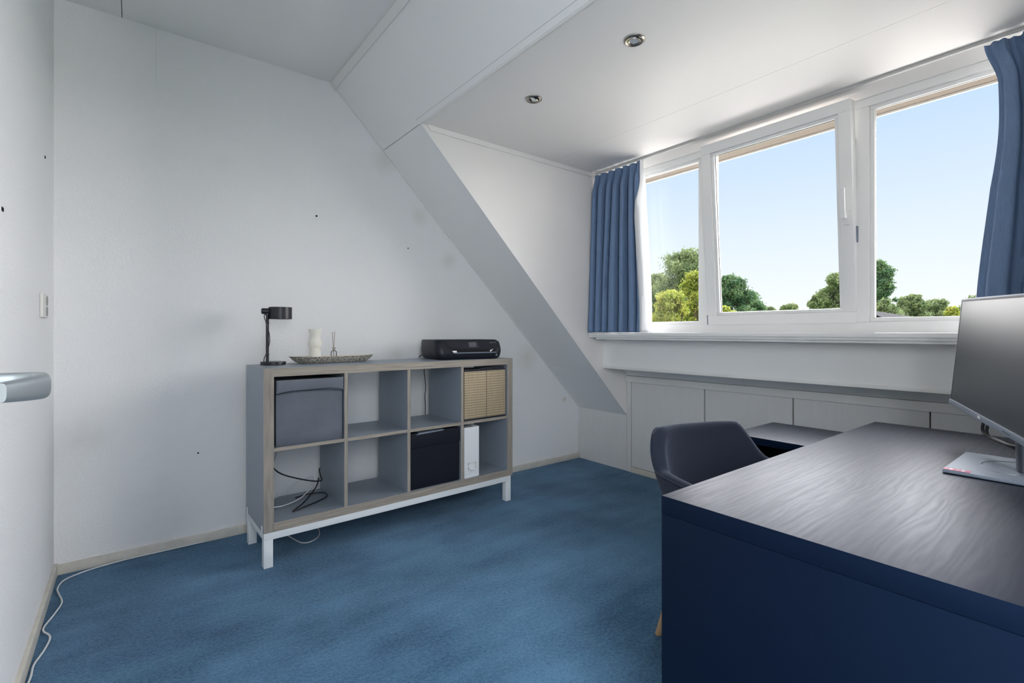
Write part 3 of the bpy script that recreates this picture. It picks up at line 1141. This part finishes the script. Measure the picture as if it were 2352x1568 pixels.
# ------------------------------------------------------------------ tray, candle, reed diffuser
def tray_mesh():
    b_ = MB()
    n = 64

    def ell(a, bb, z, e=.62):
        r = []
        for i in range(n):
            t = 2 * pi * i / n
            c1_, s1_ = cos(t), sin(t)
            r.append((a * math.copysign(abs(c1_) ** .85, c1_), bb * math.copysign(abs(s1_) ** .8, s1_), z + .004 * abs(c1_) ** 3 * (z > .02)))
        return r
    R_ = [ell(.178, .050, 0), ell(.192, .056, .004), ell(.215, .067, .018), ell(.234, .075, .034), ell(.238, .077, .037),
          ell(.232, .073, .036), ell(.208, .060, .018), ell(.180, .046, .009), ell(.05, .012, .008)]
    vs = [p for r_ in R_ for p in r_]
    k_ = len(R_)
    for j in range(k_ - 1):
        mi = 0 if j < 4 else 1
        b_.add([], [])
    fs0 = [[j * n + i, j * n + (i + 1) % n, (j + 1) * n + (i + 1) % n, (j + 1) * n + i] for j in range(4) for i in range(n)]
    fs1 = [[j * n + i, j * n + (i + 1) % n, (j + 1) * n + (i + 1) % n, (j + 1) * n + i] for j in range(4, k_ - 1) for i in range(n)]
    base = len(b_.v)
    b_.v += vs
    for f in fs0:
        b_.f.append([base + i for i in f])
        b_.mi.append(0)
    for f in fs1:
        b_.f.append([base + i for i in f])
        b_.mi.append(1)
    b_.f.append([base + i for i in range(n)][::-1])
    b_.mi.append(0)
    b_.f.append([base + (k_ - 1) * n + i for i in range(n)])
    b_.mi.append(1)
    return b_


o = tray_mesh().build('tray', [M['mosaic'], M['shell']], smooth=50)
o.location = (.906, 2.815, ZT)
o.rotation_euler = (0, 0, radians(.6))
tag(o, 'long black and cream mosaic tray on the shelf unit beside the lamp', 'tray')
o = thing('candle', 'cream sculpted candle standing in the mosaic tray', 'candle', (.810, 2.825, ZT + .009))
cpf = [(0, 0), (.027, 0), (.027, .03), (.025, .050), (.0220, .074), (.0262, .080), (.0292, .092), (.0298, .102), (.0282, .114), (.0235, .126), (.0215, .1285), (.0240, .150), (.0285, .172), (.0295, .180), (.028, .181), (.010, .179), (0, .178)]
MB().lathe([(r * (1.08 if z < .04 else 1.22), z) for r, z in cpf], n=40).build('wax_body', M['wax'], o, smooth=60)
MB().tube([(0.004, 0, .176), (.005, 0, .186), (.006, 0, .192)], .0012, 6, 3).build('wick', M['paper'], o)
o = thing('reed_diffuser', 'small glass diffuser bottle with two brown reeds in the mosaic tray', 'diffuser', (.912, 2.822, ZT + .009))
MB().lathe([(0, 0), (.015, 0), (.016, .002), (.016, .048), (.014, .054), (.0075, .058), (.0075, .072), (.009, .073), (.009, .077), (.006, .077), (.006, .058), (.0125, .052), (.0145, .047), (.0145, .003), (0, .003)], n=28).build('glass_bottle', M['bottle'], o)
MB().lathe([(0, .004), (.0135, .004), (.0135, .022), (0, .022)], n=24).build('liquid', M['wax'], o)
MB().tube([(.001, 0, .006), (-.008, .002, .165)], .0013, 6, 0).build('reed', M['reed'], o)
MB().tube([(-.002, 0, .006), (.004, -.002, .166)], .0013, 6, 0).build('reed', M['reed'], o)

# ------------------------------------------------------------------ printer
PR = thing('printer', 'black flatbed inkjet printer on the right end of the shelf unit', 'printer', (1.470, 2.618, ZT), radians(-8.2))
PR.scale = (1.16, 1.12, 1.10)
PW, PD, PH = .400, .300, .112


def rrect(w_, d_, x0, y0, r, n=7):
    pts = []
    for cx, cy, a0 in ((x0 + w_ - r, y0 + r, -pi / 2), (x0 + w_ - r, y0 + d_ - r, 0), (x0 + r, y0 + d_ - r, pi / 2), (x0 + r, y0 + r, pi)):
        for i in range(n):
            a = a0 + pi / 2 * i / (n - 1)
            pts.append((cx + r * cos(a), cy + r * sin(a)))
    return pts


def loft(levels, n=7):
    """levels: (z, inset_left, inset_right, inset_front, inset_back, r)"""
    rings = []
    for (z, il, ir, if_, ib, r) in levels:
        rings.append([(x, y, z) for x, y in rrect(PW - il - ir, PD - if_ - ib, il, if_, r, n)])
    k_ = len(rings[0])
    vs = [p for r_ in rings for p in r_]
    fs = [[j * k_ + i, j * k_ + (i + 1) % k_, (j + 1) * k_ + (i + 1) % k_, (j + 1) * k_ + i] for j in range(len(rings) - 1) for i in range(k_)]
    fs.append(list(range(k_))[::-1])
    fs.append([(len(rings) - 1) * k_ + i for i in range(k_)])
    return MB().add(vs, fs)


loft([(0, .020, .020, .020, .012, .05), (.004, .012, .014, .010, .006, .05), (.014, .006, .009, .004, .002, .045),
      (.040, .002, .003, .004, 0, .04), (.062, .001, .001, .010, 0, .04), (.098, .001, .006, .020, .002, .04), (.104, .002, .010, .024, .004, .04)]).build('printer_body', M['blackplastic'], PR, smooth=40)
loft([(.1045, .002, .014, .026, .004, .04), (.110, .002, .018, .030, .004, .04), (.1125, .006, .024, .036, .008, .035)]).build('scanner_lid', M['blackplastic'], PR, smooth=40)


def pface(x, z, off=0.0):
    """front surface of the printer"""
    y = .004 + (z - .014) * .0 if z < .04 else (.004 + (z - .04) * .27 if z < .062 else .010 + (z - .062) * .30)
    return (x, y - off, z)


def panel_poly(pts, th, name, mat_, par, off=.0):
    n = len(pts)
    A = [pface(x, z, off + th) for x, z in pts]
    Bk = [pface(x, z, off - .004) for x, z in pts]
    b_ = MB()
    b_.add(A + Bk, [list(range(n))] + [list(range(n, 2 * n))[::-1]] + [[i, n + i, n + (i + 1) % n, (i + 1) % n] for i in range(n)])
    return b_.build(name, mat_, par, smooth=30)


cp = panel_poly([(.045, .105), (.050, .092), (.062, .076), (.082, .064), (.11, .060), (.34, .060), (.370, .064), (.380, .078), (.376, .098), (.366, .106)], .003, 'control_panel', M['blackgloss'], PR)
panel_poly([(.188, .098), (.190, .072), (.232, .072), (.230, .098)], .001, 'touch_screen', M['greyscreen'], cp, .003)
panel_poly([(.182, .0995), (.185, .068), (.245, .068), (.241, .1005)], .0006, 'screen_bezel', M['blackplastic'], cp, .0027)
panel_poly([(.085, .056), (.098, .040), (.350, .040), (.350, .0575)], .0006, 'output_slot', M['gap'], PR, .001)
st = panel_poly([(.086, .0405), (.098, .0355), (.352, .0355), (.352, .0405)], .004, 'slot_edge', M['silver'], PR)
panel_poly([(.085, .0500), (.093, .0415), (.112, .0415), (.110, .0515)], .002, 'paper_guide', M['paper'], PR, .001)
panel_poly([(.312, .0505), (.314, .0415), (.336, .0580)], .002, 'paper_guide', M['paper'], PR, .001)
tm = frame_m(pface(.335, .0955, .0045), (1, 0, 0), (0, .28, 1))
text('lettering', '. ENVY 5030', .0075, M['silver'], cp, tm)
tm = frame_m(pface(.352, .022, .0038), (1, -.0, 0), (0, 0, 1))
em = MB().lathe([(0, 0), (.0062, 0), (.0062, .0012), (0, .0012)], (0, 0, 0), 24)
for i, p_ in enumerate(em.v):
    em.v[i] = tuple(tm @ Vector(p_))
emo = em.build('emblem', M['silver'], PR)
text('emblem_letters', 'hp', .009, M['blackplastic'], emo, tm @ Matrix.Translation((0, 0, .0015)))
MB().tube([(.02, .275, .03), (-.004, .27, .012), (-.010, .275, .004)], .003, 8, 5).build('power_cord', M['cableblack'], PR)

# ------------------------------------------------------------------ cables in and around the shelf unit
def cable(name, pts, r, mat_, label):
    xs = Vector(pts[0])
    b_ = MB().tube([Vector(p) - xs for p in pts], r, 8, 8)
    o = b_.build(name, mat_, smooth=60)
    o.location = xs
    tag(o, label, 'cable')
    return o


YF = 2.75
cable('power_cable', [(.60, 2.97, .40), (.60, 2.72, .385), (.734, 2.74, .318), (.825, 2.77, .290), (.845, 2.85, .30), (.858, 2.91, .315), (.885, 2.94, .33)], .0035, M['cableblack'], 'black cable crossing the lower left cube')
cable('power_cable', [(.84, 2.86, .280), (.80, 2.78, .255), (.72, 2.70, .216), (.66, 2.63, .212), (.64, 2.60, .212), (.70, 2.63, .212), (.79, 2.68, .212), (.845, 2.73, .213), (.84, 2.80, .214), (.76, 2.82, .213), (.70, 2.80, .213)], .0035, M['cableblack'], 'black cable loop lying on the bottom of the lower left cube')
cable('power_cable', [(.545, 2.68, .228), (.62, 2.71, .214), (.71, 2.74, .226), (.78, 2.79, .262), (.80, 2.82, .300), (.78, 2.84, .30), (.72, 2.85, .28), (.64, 2.84, .235), (.55, 2.80, .218)], .0032, M['cablewhite'], 'white cable looped on the bottom of the lower left cube')
cable('power_cable', [(.545, 2.86, .30), (.60, 2.92, .36), (.64, 2.96, .44), (.645, 3.00, .49), (.62, 3.015, .50), (.595, 3.02, .47)], .0032, M['cablegrey'], 'grey cable rising to the socket behind the lower left cube')
cable('power_cable', [(1.545, 2.925, .93), (1.545, 2.93, .85), (1.550, 2.92, .75), (1.542, 2.915, .68), (1.548, 2.92, .60), (1.545, 2.93, .40), (1.5, 2.96, .10)], .003, M['cableblack'], 'black printer cable hanging behind the third cube')
cable('power_cable', [(.665, 2.86, .006), (.675, 2.80, .006), (.70, 2.70, .006), (.735, 2.675, .006), (.79, 2.71, .006), (.82, 2.78, .006), (.83, 2.87, .006)], .003, M['cablewhite'], 'white cable loop on the carpet under the shelf unit')
cable('floor_cable', [(.30, 3.018, .008), (.15, 3.015, .008), (.0, 3.016, .008), (-.13, 2.998, .007), (-.20, 2.97, .006), (-.24, 2.93, .006), (-.252, 2.86, .006), (-.243, 2.80, .006), (-.228, 2.73, .006), (-.226, 2.68, .006), (-.240, 2.60, .006), (-.258, 2.52, .006), (-.256, 2.48, .006), (-.238, 2.44, .006), (-.232, 2.40, .006), (-.240, 2.33, .006), (-.256, 2.25, .006), (-.255, 2.18, .006), (-.259, 2.08, .006), (-.258, 1.8, .006), (-.258, 1.2, .006)], .0032, M['cablewhite'], 'thin white cable running along the baseboard at far left')

# sockets
def socket_obj(name, label, loc_, rz, n):
    o = thing(name, label, 'wall socket', loc_, rz)
    hh_ = .046 * n
    B((-.035, -.008, -hh_ / 1), (.035, 0, hh_ / 1), .002).build('cover_plate', M['socket'], o)
    for i in range(n):
        z = (i - (n - 1) / 2) * .046 * (2 if n == 1 else 1)
        q = MB()
        q.lathe([(.0205, -.0), (.0205, .010), (.017, .010), (.015, .001), (0, .001)], (0, -.006, z), 24, M_=Matrix.Rotation(pi / 2, 3, 'X'))
        q.build('socket_opening', M['grey_gap'], o)
    return o


so = thing('wall_socket', 'ivory double wall socket on the left wall', 'wall socket', (XL, 2.668, 1.216))
B((0, -.070, -.047), (.010, .070 + .008, .047), .003).build('cover_plate', M['socket'], so)
for z in (-.021, .021):
    q = MB()
    q.lathe([(.0190, 0), (.0190, .002), (0, .002)], (.010, .042, z), 24, M_=Matrix.Rotation(pi / 2, 3, 'Y'))
    q.build('socket_opening', M['grey_gap'], so)
so = thing('wall_socket', 'white wall socket behind the lower left cube of the shelf unit', 'wall socket', (.600, YA, .47))
B((-.035, -.010, -.04), (.035, 0, .04), .003).build('cover_plate', M['socket'], so)
MB().lathe([(.020, 0), (.020, .001), (0, .001)], (0, -.010, 0), 24, M_=Matrix.Rotation(pi / 2, 3, 'X')).build('socket_opening', M['grey_gap'], so)

# ------------------------------------------------------------------ desk
DX0, DX1, DY0, DY1 = .935, 2.395, -.03, .652
DK = thing('desk', 'dark blue-black stained wood desk with thick panel ends', 'desk', (DX0, DY0, 0))
dl, dw = DX1 - DX0, DY1 - DY0
B((0, 0, .705), (dl, dw, .745), .0012).build('tabletop', M['deskwood'], DK)


def turned(a, b):      # an end panel whose grain runs along its own x
    return B(a, b, .001)


pe = B((0, -.02, 0), (dw, .02, .7045), .001).build('side_panel', M['deskwood'], DK)
pe.location = (.0205, 0, 0)
pe.rotation_euler = (0, 0, pi / 2)
pe = B((0, -.02, 0), (dw, .02, .7045), .001).build('side_panel', M['deskwood'], DK)
pe.location = (dl - .0205, 0, 0)
pe.rotation_euler = (0, 0, pi / 2)
B((.041, .03, .30), (dl - .041, .048, .7045), .001).build('back_panel', M['deskwood'], DK)
# pull-out extension top
px0, px1 = 1.955, 2.352
PT = B((px0 - DX0, .25, .664), (px1 - DX0, 1.035 - DY0, .692), .001)
po = PT.build('extension_top', M['deskwood'], DK)
ex = B((px0 + .01 - DX0, 1.012 - DY0, .02), (px1 - .01 - DX0, 1.034 - DY0, .6635), .001).build('extension_leg', M['deskwood'], DK)
B((px1 - .020 - DX0, .70 - DY0, .30), (px1 - .002 - DX0, 1.0115 - DY0, .6635), .001).build('extension_back', M['deskwood'], DK)
for x in (px0 + .08, px1 - .08):
    MB().lathe([(0, -.01), (.02, -.01), (.02, .01), (0, .01)], (x - DX0, 1.023 - DY0, .021), 20, M_=Matrix.Rotation(pi / 2, 3, 'Y')).build('caster', M['rubber'], ex)

# ------------------------------------------------------------------ chair
CH = thing('tub_chair', 'charcoal felt tub chair with beech legs tucked under the desk', 'chair', (1.620, .802, 0), math.atan2(-.30, .954))


def chair_h(th):
    a = abs(math.degrees(th))
    return lerp(.765, .640, sstep((a - 34) / 34)) - .03 * sstep((a - 80) / 50)


def plan(th, z, off):
    k_ = lerp(.80, 1.0, sstep((z - .36) / .36))
    e = 2 / 2.7
    sx, cx = sin(th), cos(th)
    a_, b_ = .284 * k_ - off, (.235 if cx > 0 else .30) * (k_ if cx > 0 else lerp(.93, 1, (z - .36) / .4)) - off
    return (a_ * math.copysign(abs(sx) ** e, sx), b_ * math.copysign(abs(cx) ** e, cx) + (.035 * sstep((z - .45) / .3) if cx > 0 else 0))


TH = radians(128)
b_ = MB()
nu, rim = 56, 6
T2 = .046


def shell(u, v):
    th = lerp(-TH, TH, u)
    endk = sstep(min(u, 1 - u) / .05)
    top = chair_h(th)
    z0 = .355
    if v < .42:                                   # outside going up
        t = v / .42
        z = lerp(z0, top - .022, t)
        x, y = plan(th, z, 0)
    elif v < .58:                                 # rolled rim
        t = (v - .42) / .16
        a = pi * t
        x0, y0 = plan(th, top - .022, T2 / 2)
        xo, yo = plan(th, top - .022, 0)
        nx, ny = (xo - x0), (yo - y0)
        x, y = x0 + nx * cos(a), y0 + ny * cos(a)
        z = top - .022 + .022 * sin(a)
    else:                                         # inside going down
        t = (v - .58) / .42
        z = lerp(top - .022, .41, t)
        x, y = plan(th, z, T2)
    return (x, y, z)


b_.grid(shell, nu, 40)
# end caps and underside
w_ = nu + 1
vs = b_.v
for i in (0, nu):
    idx = [j * w_ + i for j in range(41)]
    b_.f.append(idx)
    b_.mi.append(0)
b_.build('backrest', M['seatfab'], CH, smooth=60)
# seat cushion
c_ = MB()
n = 48
prof = [(0, .355), (.90, .355), (.97, .375), (1.0, .405), (.985, .440), (.93, .462), (.75, .470), (0, .474)]
rings = []
for (f_, z) in prof[1:-1]:
    rg = []
    for i in range(n):
        th = 2 * pi * i / n
        x, y = plan(th, .44, T2 - .006)
        rg.append((x * f_, y * f_, z))
    rings.append(rg)
k_ = n
vs = [p for r_ in rings for p in r_]
fs = [[j * k_ + i, j * k_ + (i + 1) % k_, (j + 1) * k_ + (i + 1) % k_, (j + 1) * k_ + i] for j in range(len(rings) - 1) for i in range(k_)]
fs += [list(range(k_))[::-1], [(len(rings) - 1) * k_ + i for i in range(k_)]]
c_.add(vs, fs)
c_.build('seat', M['seatfab'], CH, smooth=60)
B((-.17, -.16, .335), (.17, .15, .356), .004).build('seat_base', M['blackmetal'], CH)
for sx in (-1, 1):
    for yt, yb in ((-.15, -.225), (.13, .235)):
        MB().tube([(sx * .14, yt, .345), (sx * .172, yb, .0)], [.019, .0115], 16, 0).build('leg', M['legwood'], CH)
# seam piping on the outside edge of the back
MB().tube([(*plan(radians(a), chair_h(radians(a)) - .004, .002), chair_h(radians(a)) - .0085) for a in range(-118, 119, 6)], .0022, 6, 2).build('seam_piping', M['seatfab'], CH)

# ------------------------------------------------------------------ monitor
MA = radians(22)
md = Vector((cos(MA), sin(MA), 0))        # along the width, towards the far left end
mn = Vector((-sin(MA), cos(MA), 0))       # screen normal
farend = Vector((2.200, .388, 0))
MWD, MHT = .635, .356
mc = farend - md * (MWD / 2)
ZB = .745
MO = thing('monitor', 'silver-edged computer monitor turned sideways on the desk', 'monitor', (1.811, .215, ZB), 0)
org = Vector((1.811, .215, ZB))
tilt = radians(4.5)
up = Vector((0, 0, 1)) * cos(tilt) - mn * sin(tilt)
nn = mn * cos(tilt) + Vector((0, 0, 1)) * sin(tilt)
ROLL = .033                               # the screen hangs slightly out of level
botc = Vector((mc.x, mc.y, .868 - ROLL * MWD / 2)) - org      # bottom centre of the front face
mdr = (md + up * ROLL).normalized()
up = (up - md * ROLL).normalized()


def mp_(u, v, d):        # u along the width (far end +), v up, d out of the screen
    return botc + mdr * u + up * v + nn * d
def mbox(u0, u1, v0, v1, d0, d1, bev=.0):
    A = [mp_(u0, v0, d0), mp_(u1, v0, d0), mp_(u1, v1, d0), mp_(u0, v1, d0)]
    return MB().prism(A, nn * (d1 - d0), bev=bev)
hw = MWD / 2
mbox(-hw, hw, 0, MHT, -.028, -.004, .003).build('housing', M['silver'], MO)
bz = MB()
for (u0, u1, v0, v1) in ((-hw, hw, 0, .0165), (-hw, hw, MHT - .006, MHT), (-hw, -hw + .006, .0165, MHT - .006), (hw - .006, hw, .0165, MHT - .006)):
    A = [mp_(u0, v0, -.004), mp_(u1, v0, -.004), mp_(u1, v1, -.004), mp_(u0, v1, -.004)]
    bz.prism(A, nn * (.007 if v1 == .0165 else .004), bev=.001)
bzo = bz.build('bezel', M['silver'], MO)
mbox(-hw + .006, hw - .006, .0165, MHT - .006, -.004, -.0005).build('screen', M['screen'], MO, smooth=0)
il = MB()
for (u0, u1, v0, v1) in ((hw - .0105, hw - .006, .0165, MHT - .006), (-hw + .006, -hw + .0105, .0165, MHT - .006), (-hw + .0105, hw - .0105, MHT - .010, MHT - .006)):
    il.prism([mp_(u0, v0, -.001), mp_(u1, v0, -.001), mp_(u1, v1, -.001), mp_(u0, v1, -.001)], nn * .0008)
il.build('screen_border', M['rubber'], MO, smooth=0)
text('lettering', 'DELL', .0105, M['paper'], bzo, frame_m(mp_(.005, .0082, .0034), -mdr, up))
for i in range(4):
    uu = -.182 - i * .0135
    mbox(uu - .0022, uu + .0022, .0065, .0095, .0025, .0036).build('button', M['rubber'], bzo, smooth=0)
# stand
c_ = MB()
c_.box((-.148, -.105, .001), (.148, .093, .010), bev=.003)
bs = c_.build('stand_base', M['silver'], MO)
rg = MB()
for sx in range(1):
    ringp = [(.085 * cos(a), -.02 + .060 * sin(a), .0104) for a in [2 * pi * i / 40 for i in range(41)]]
    rg.tube(ringp, .0009, 6, 0)
rg.build('swivel_ring', M['satin'], bs)
sk = MB().box((-.146, .040, .0101), (-.122, .0915, .0105)).build('sticker', M['pink'], bs, smooth=0)
q = MB()
for (x0, x1, y0, y1) in ((-.1415, -.1375, .070, .084), (-.1415, -.1375, .062, .068), (-.1325, -.1318, .062, .090), (-.1300, -.1265, .066, .082), (-.1300, -.1265, .054, .062)):
    pass
for (x0, x1, y0, y1) in ((-.1405, -.1275, .0745, .0800), (-.1435, -.1245, .0640, .0650), (-.1420, -.1335, .0505, .0570), (-.1310, -.1260, .0505, .0570)):
    q.box((x0, y0, .0104), (x1, y1, .0108))
q.build('printed_mark', M['pinkwhite'], sk, smooth=0)
stc = MB()
# column: oval tube from base leaning to the back of the housing
bc = mp_(0, .10, -.03)
def col(u, v):
    a = 2 * pi * u
    z = lerp(.009, .26, v)
    w1_ = lerp(.048, .030, v)
    return (w1_ * cos(a) + .0 * v, -.045 + .018 * sin(a) + .006 * v, z)
stc.grid(col, 32, 8)
stc.build('stand_column', M['darksilver'], MO, smooth=60)
bt = mp_(0, .16, -.028)
MB().prism([mp_(-.05, .11, -.028), mp_(.05, .11, -.028), mp_(.05, .21, -.028), mp_(-.05, .21, -.028)], -nn * .03, bev=.003).build('mount', M['silver'], MO)
for k_, (u0, uu) in enumerate(((.085, .0), (.05, -.01))):
    a = mp_(u0, .03, -.02)
    c2_ = Vector((.02, -.03, .055))
    MB().tube([mp_(u0, .05, -.035), mp_(u0, -.005, -.03), mp_(u0 - .01, -.045, -.03), (lerp(a.x, .02, .7), lerp(a.y, -.03, .7), .060), (.03, -.035, .052 + .01 * k_)], .0042, 10, 6).build('signal_cable', M['cableblack'], MO)

# ------------------------------------------------------------------ outside
V2 = Vector((cos(AZ), sin(AZ), 0))
R2 = Vector((sin(AZ), -cos(AZ), 0))


def out(px, w_, py=763.):
    p = V2 * w_ + R2 * ((px - 1176.) / F * w_)
    return Vector((p.x, p.y, CZ + (HZ - py) / F * w_))


GZ = -6.0
g = MB().box((16, -90, GZ - .5), (190, 140, GZ))
struct(g.build('floor_garden', M['grass'], smooth=0), 'green ground outside beneath the trees', 'ground')


def tree(px, ytop, hw_px, w_, leaf, label, seed, shape='round', dens=1.0, group='trees seen through the window'):
    rnd = random.Random(seed)
    c0 = out(px, w_)
    ztop = CZ + (HZ - ytop) / F * w_
    hw_ = hw_px / F * w_
    H_ = ztop - GZ
    o = thing('tree', label, 'tree', (c0.x, c0.y, GZ), 0, group)
    lsz = .0034 * w_
    # clumps
    cl = []
    ch = min(H_ * .8, hw_ * 2.6)
    nb = 90
    for i in range(nb):
        t = rnd.random()
        zz = H_ - ch * t
        if shape == 'cone':
            rr = hw_ * (.15 + .85 * t ** .7)
        else:
            rr = hw_ * (math.sqrt(max(.02, 1 - (2 * min(t, .5) - 1) ** 2)) * .95 if t < .5 else .95)
        a = rnd.uniform(0, 2 * pi)
        q_ = rnd.random() ** .6 * .88
        br = hw_ * rnd.choice((.10, .14, .18, .24, .30))
        cl.append((rr * q_ * cos(a), rr * q_ * sin(a), min(zz, H_ - br * .75) , br))
    cl.append((0, 0, H_ - hw_ * .30, hw_ * .30))
    n = int(21000 * dens)
    vs, fs = [], []
    tot = sum(c[3] ** 1.8 for c in cl)
    for (cx, cy, cz_, br) in cl:
        k_ = int(n * br ** 1.8 / tot)
        for _ in range(k_):
            d_ = Vector((rnd.gauss(0, 1), rnd.gauss(0, 1), rnd.gauss(0, 1))).normalized()
            rr = br * (.35 + .75 * rnd.random() ** .6) * (1 + .15 * sin(7 * d_.x + 5 * d_.z)) * (1 + abs(rnd.gauss(0, .30)))
            p = Vector((cx, cy, cz_)) + Vector((d_.x, d_.y, d_.z * .8)) * rr
            t1 = Vector((rnd.gauss(0, 1), rnd.gauss(0, 1), rnd.gauss(0, 1))).normalized()
            nrm = (d_ * 1.2 + t1).normalized()
            a_ = nrm.orthogonal().normalized()
            b3 = nrm.cross(a_)
            an = rnd.uniform(0, 2 * pi)
            a_, b3 = a_ * cos(an) + b3 * sin(an), b3 * cos(an) - a_ * sin(an)
            s1 = lsz * rnd.uniform(.5, 1.15)
            k0 = len(vs)
            vs += [tuple(p - a_ * s1), tuple(p + b3 * s1 * .5 + nrm * s1 * .1), tuple(p + a_ * s1), tuple(p - b3 * s1 * .5 + nrm * s1 * .1)]
            fs.append([k0, k0 + 1, k0 + 2, k0 + 3])
    MB().add(vs, fs).build('foliage', leaf, o, smooth=0, fixn=False)
    tb = MB()
    tb.tube([(0, 0, 0), (.05, 0, H_ * .35), (0, .1, H_ * .85)], [hw_ * .09 + .08, .05], 8, 4)
    for i in range(5):
        c = cl[i * 3]
        tb.tube([(0.02, 0, H_ * .35), (c[0] * .5, c[1] * .5, lerp(H_ * .35, c[2], .6)), (c[0], c[1], c[2])], [.10, .03], 6, 4)
    tb.build('trunk', M['bark'], o)
    return o


tree(1575, 578, 66, 33, M['leafmid'], 'tall mid-green tree behind the left pane', 1)
tree(1512, 632, 44, 47, M['leafolive'], 'olive-green tree directly beside the left curtain', 2)
tree(1600, 628, 42, 24, M['leafyellow'], 'yellow-green tree in front in the left pane, its taller crown', 3)
tree(1535, 672, 48, 22, M['leafyellow'], 'low yellow-green tree at the bottom left of the left pane', 4)
tree(1660, 706, 32, 19, M['leafyellow'], 'low yellow-green tree at the lower left corner of the middle pane', 14, dens=.6)
tree(1676, 634, 52, 42, M['leafdark'], 'dark green tree at the left of the middle pane', 5)
tree(1722, 672, 32, 50, M['leafdark'], 'shorter dark tree sloping down in the middle pane', 6, dens=.7)
tree(1765, 706, 22, 60, M['leafolive'], 'tiny distant tree low in the middle pane, left one', 7, dens=.35)
tree(1812, 700, 27, 70, M['leafolive'], 'tiny distant tree low in the middle pane, right one', 8, dens=.4)
tree(1925, 630, 36, 42, M['leafmid'], 'mid-green tree at the right of the middle pane', 9)
tree(1885, 676, 26, 51, M['leafmid'], 'lower green tree left of the mid-green tree in the middle pane', 10, dens=.6)
tree(2014, 601, 44, 34, M['leafdark'], 'tall dark tree at the left of the right pane', 11, 'cone')
tree(2030, 690, 36, 26, M['leafmid'], 'light green bush below the tall dark tree in the right pane', 12, dens=.6)
tree(2094, 680, 32, 40, M['leafmid'], 'round green tree in the middle of the right pane', 13, dens=.7)
tree(2150, 690, 34, 47, M['leafmid'], 'green tree left of the monitor in the right pane', 15, dens=.7)
tree(2186, 706, 14, 26, M['leafyellow'], 'small yellow-green bush at the top corner of the monitor', 16, dens=.3)
tree(2260, 676, 50, 44, M['leafmid'], 'green tree mostly hidden behind the right curtain and monitor', 17, dens=.5)

# neighbour's dark roof
A = out(1985, 12.0, 710)
B2 = out(2150, 17.0, 735)
A2 = out(2350, 12.5, 775)
hs = thing('neighbour_house', 'brick house with a dark grey roof seen low in the right pane', 'house', (A.x, A.y, GZ))
ridge0, ridge1 = A - hs.location, B2 - hs.location
back = Vector((3.2, 1.0, -1.6))
frontv = Vector((-1.2, -3.0, -1.6))
r_ = MB()
r_.prism([ridge0, ridge1, ridge1 + frontv, ridge0 + frontv], (0, 0, -.15))
r_.prism([ridge0, ridge1, ridge1 + back, ridge0 + back], (0, 0, -.15))
r_.build('roof', M['roof'], hs)
zt = 1.11 - GZ - 1.5
bp_ = [ridge0 + frontv * .9, ridge1 + frontv * .9, ridge1 + back * .9, ridge0 + back * .9]
MB().prism([(p_.x, p_.y, 0) for p_ in bp_], (0, 0, min(p_.z for p_ in bp_) - .1)).build('walls', M['brick'], hs)
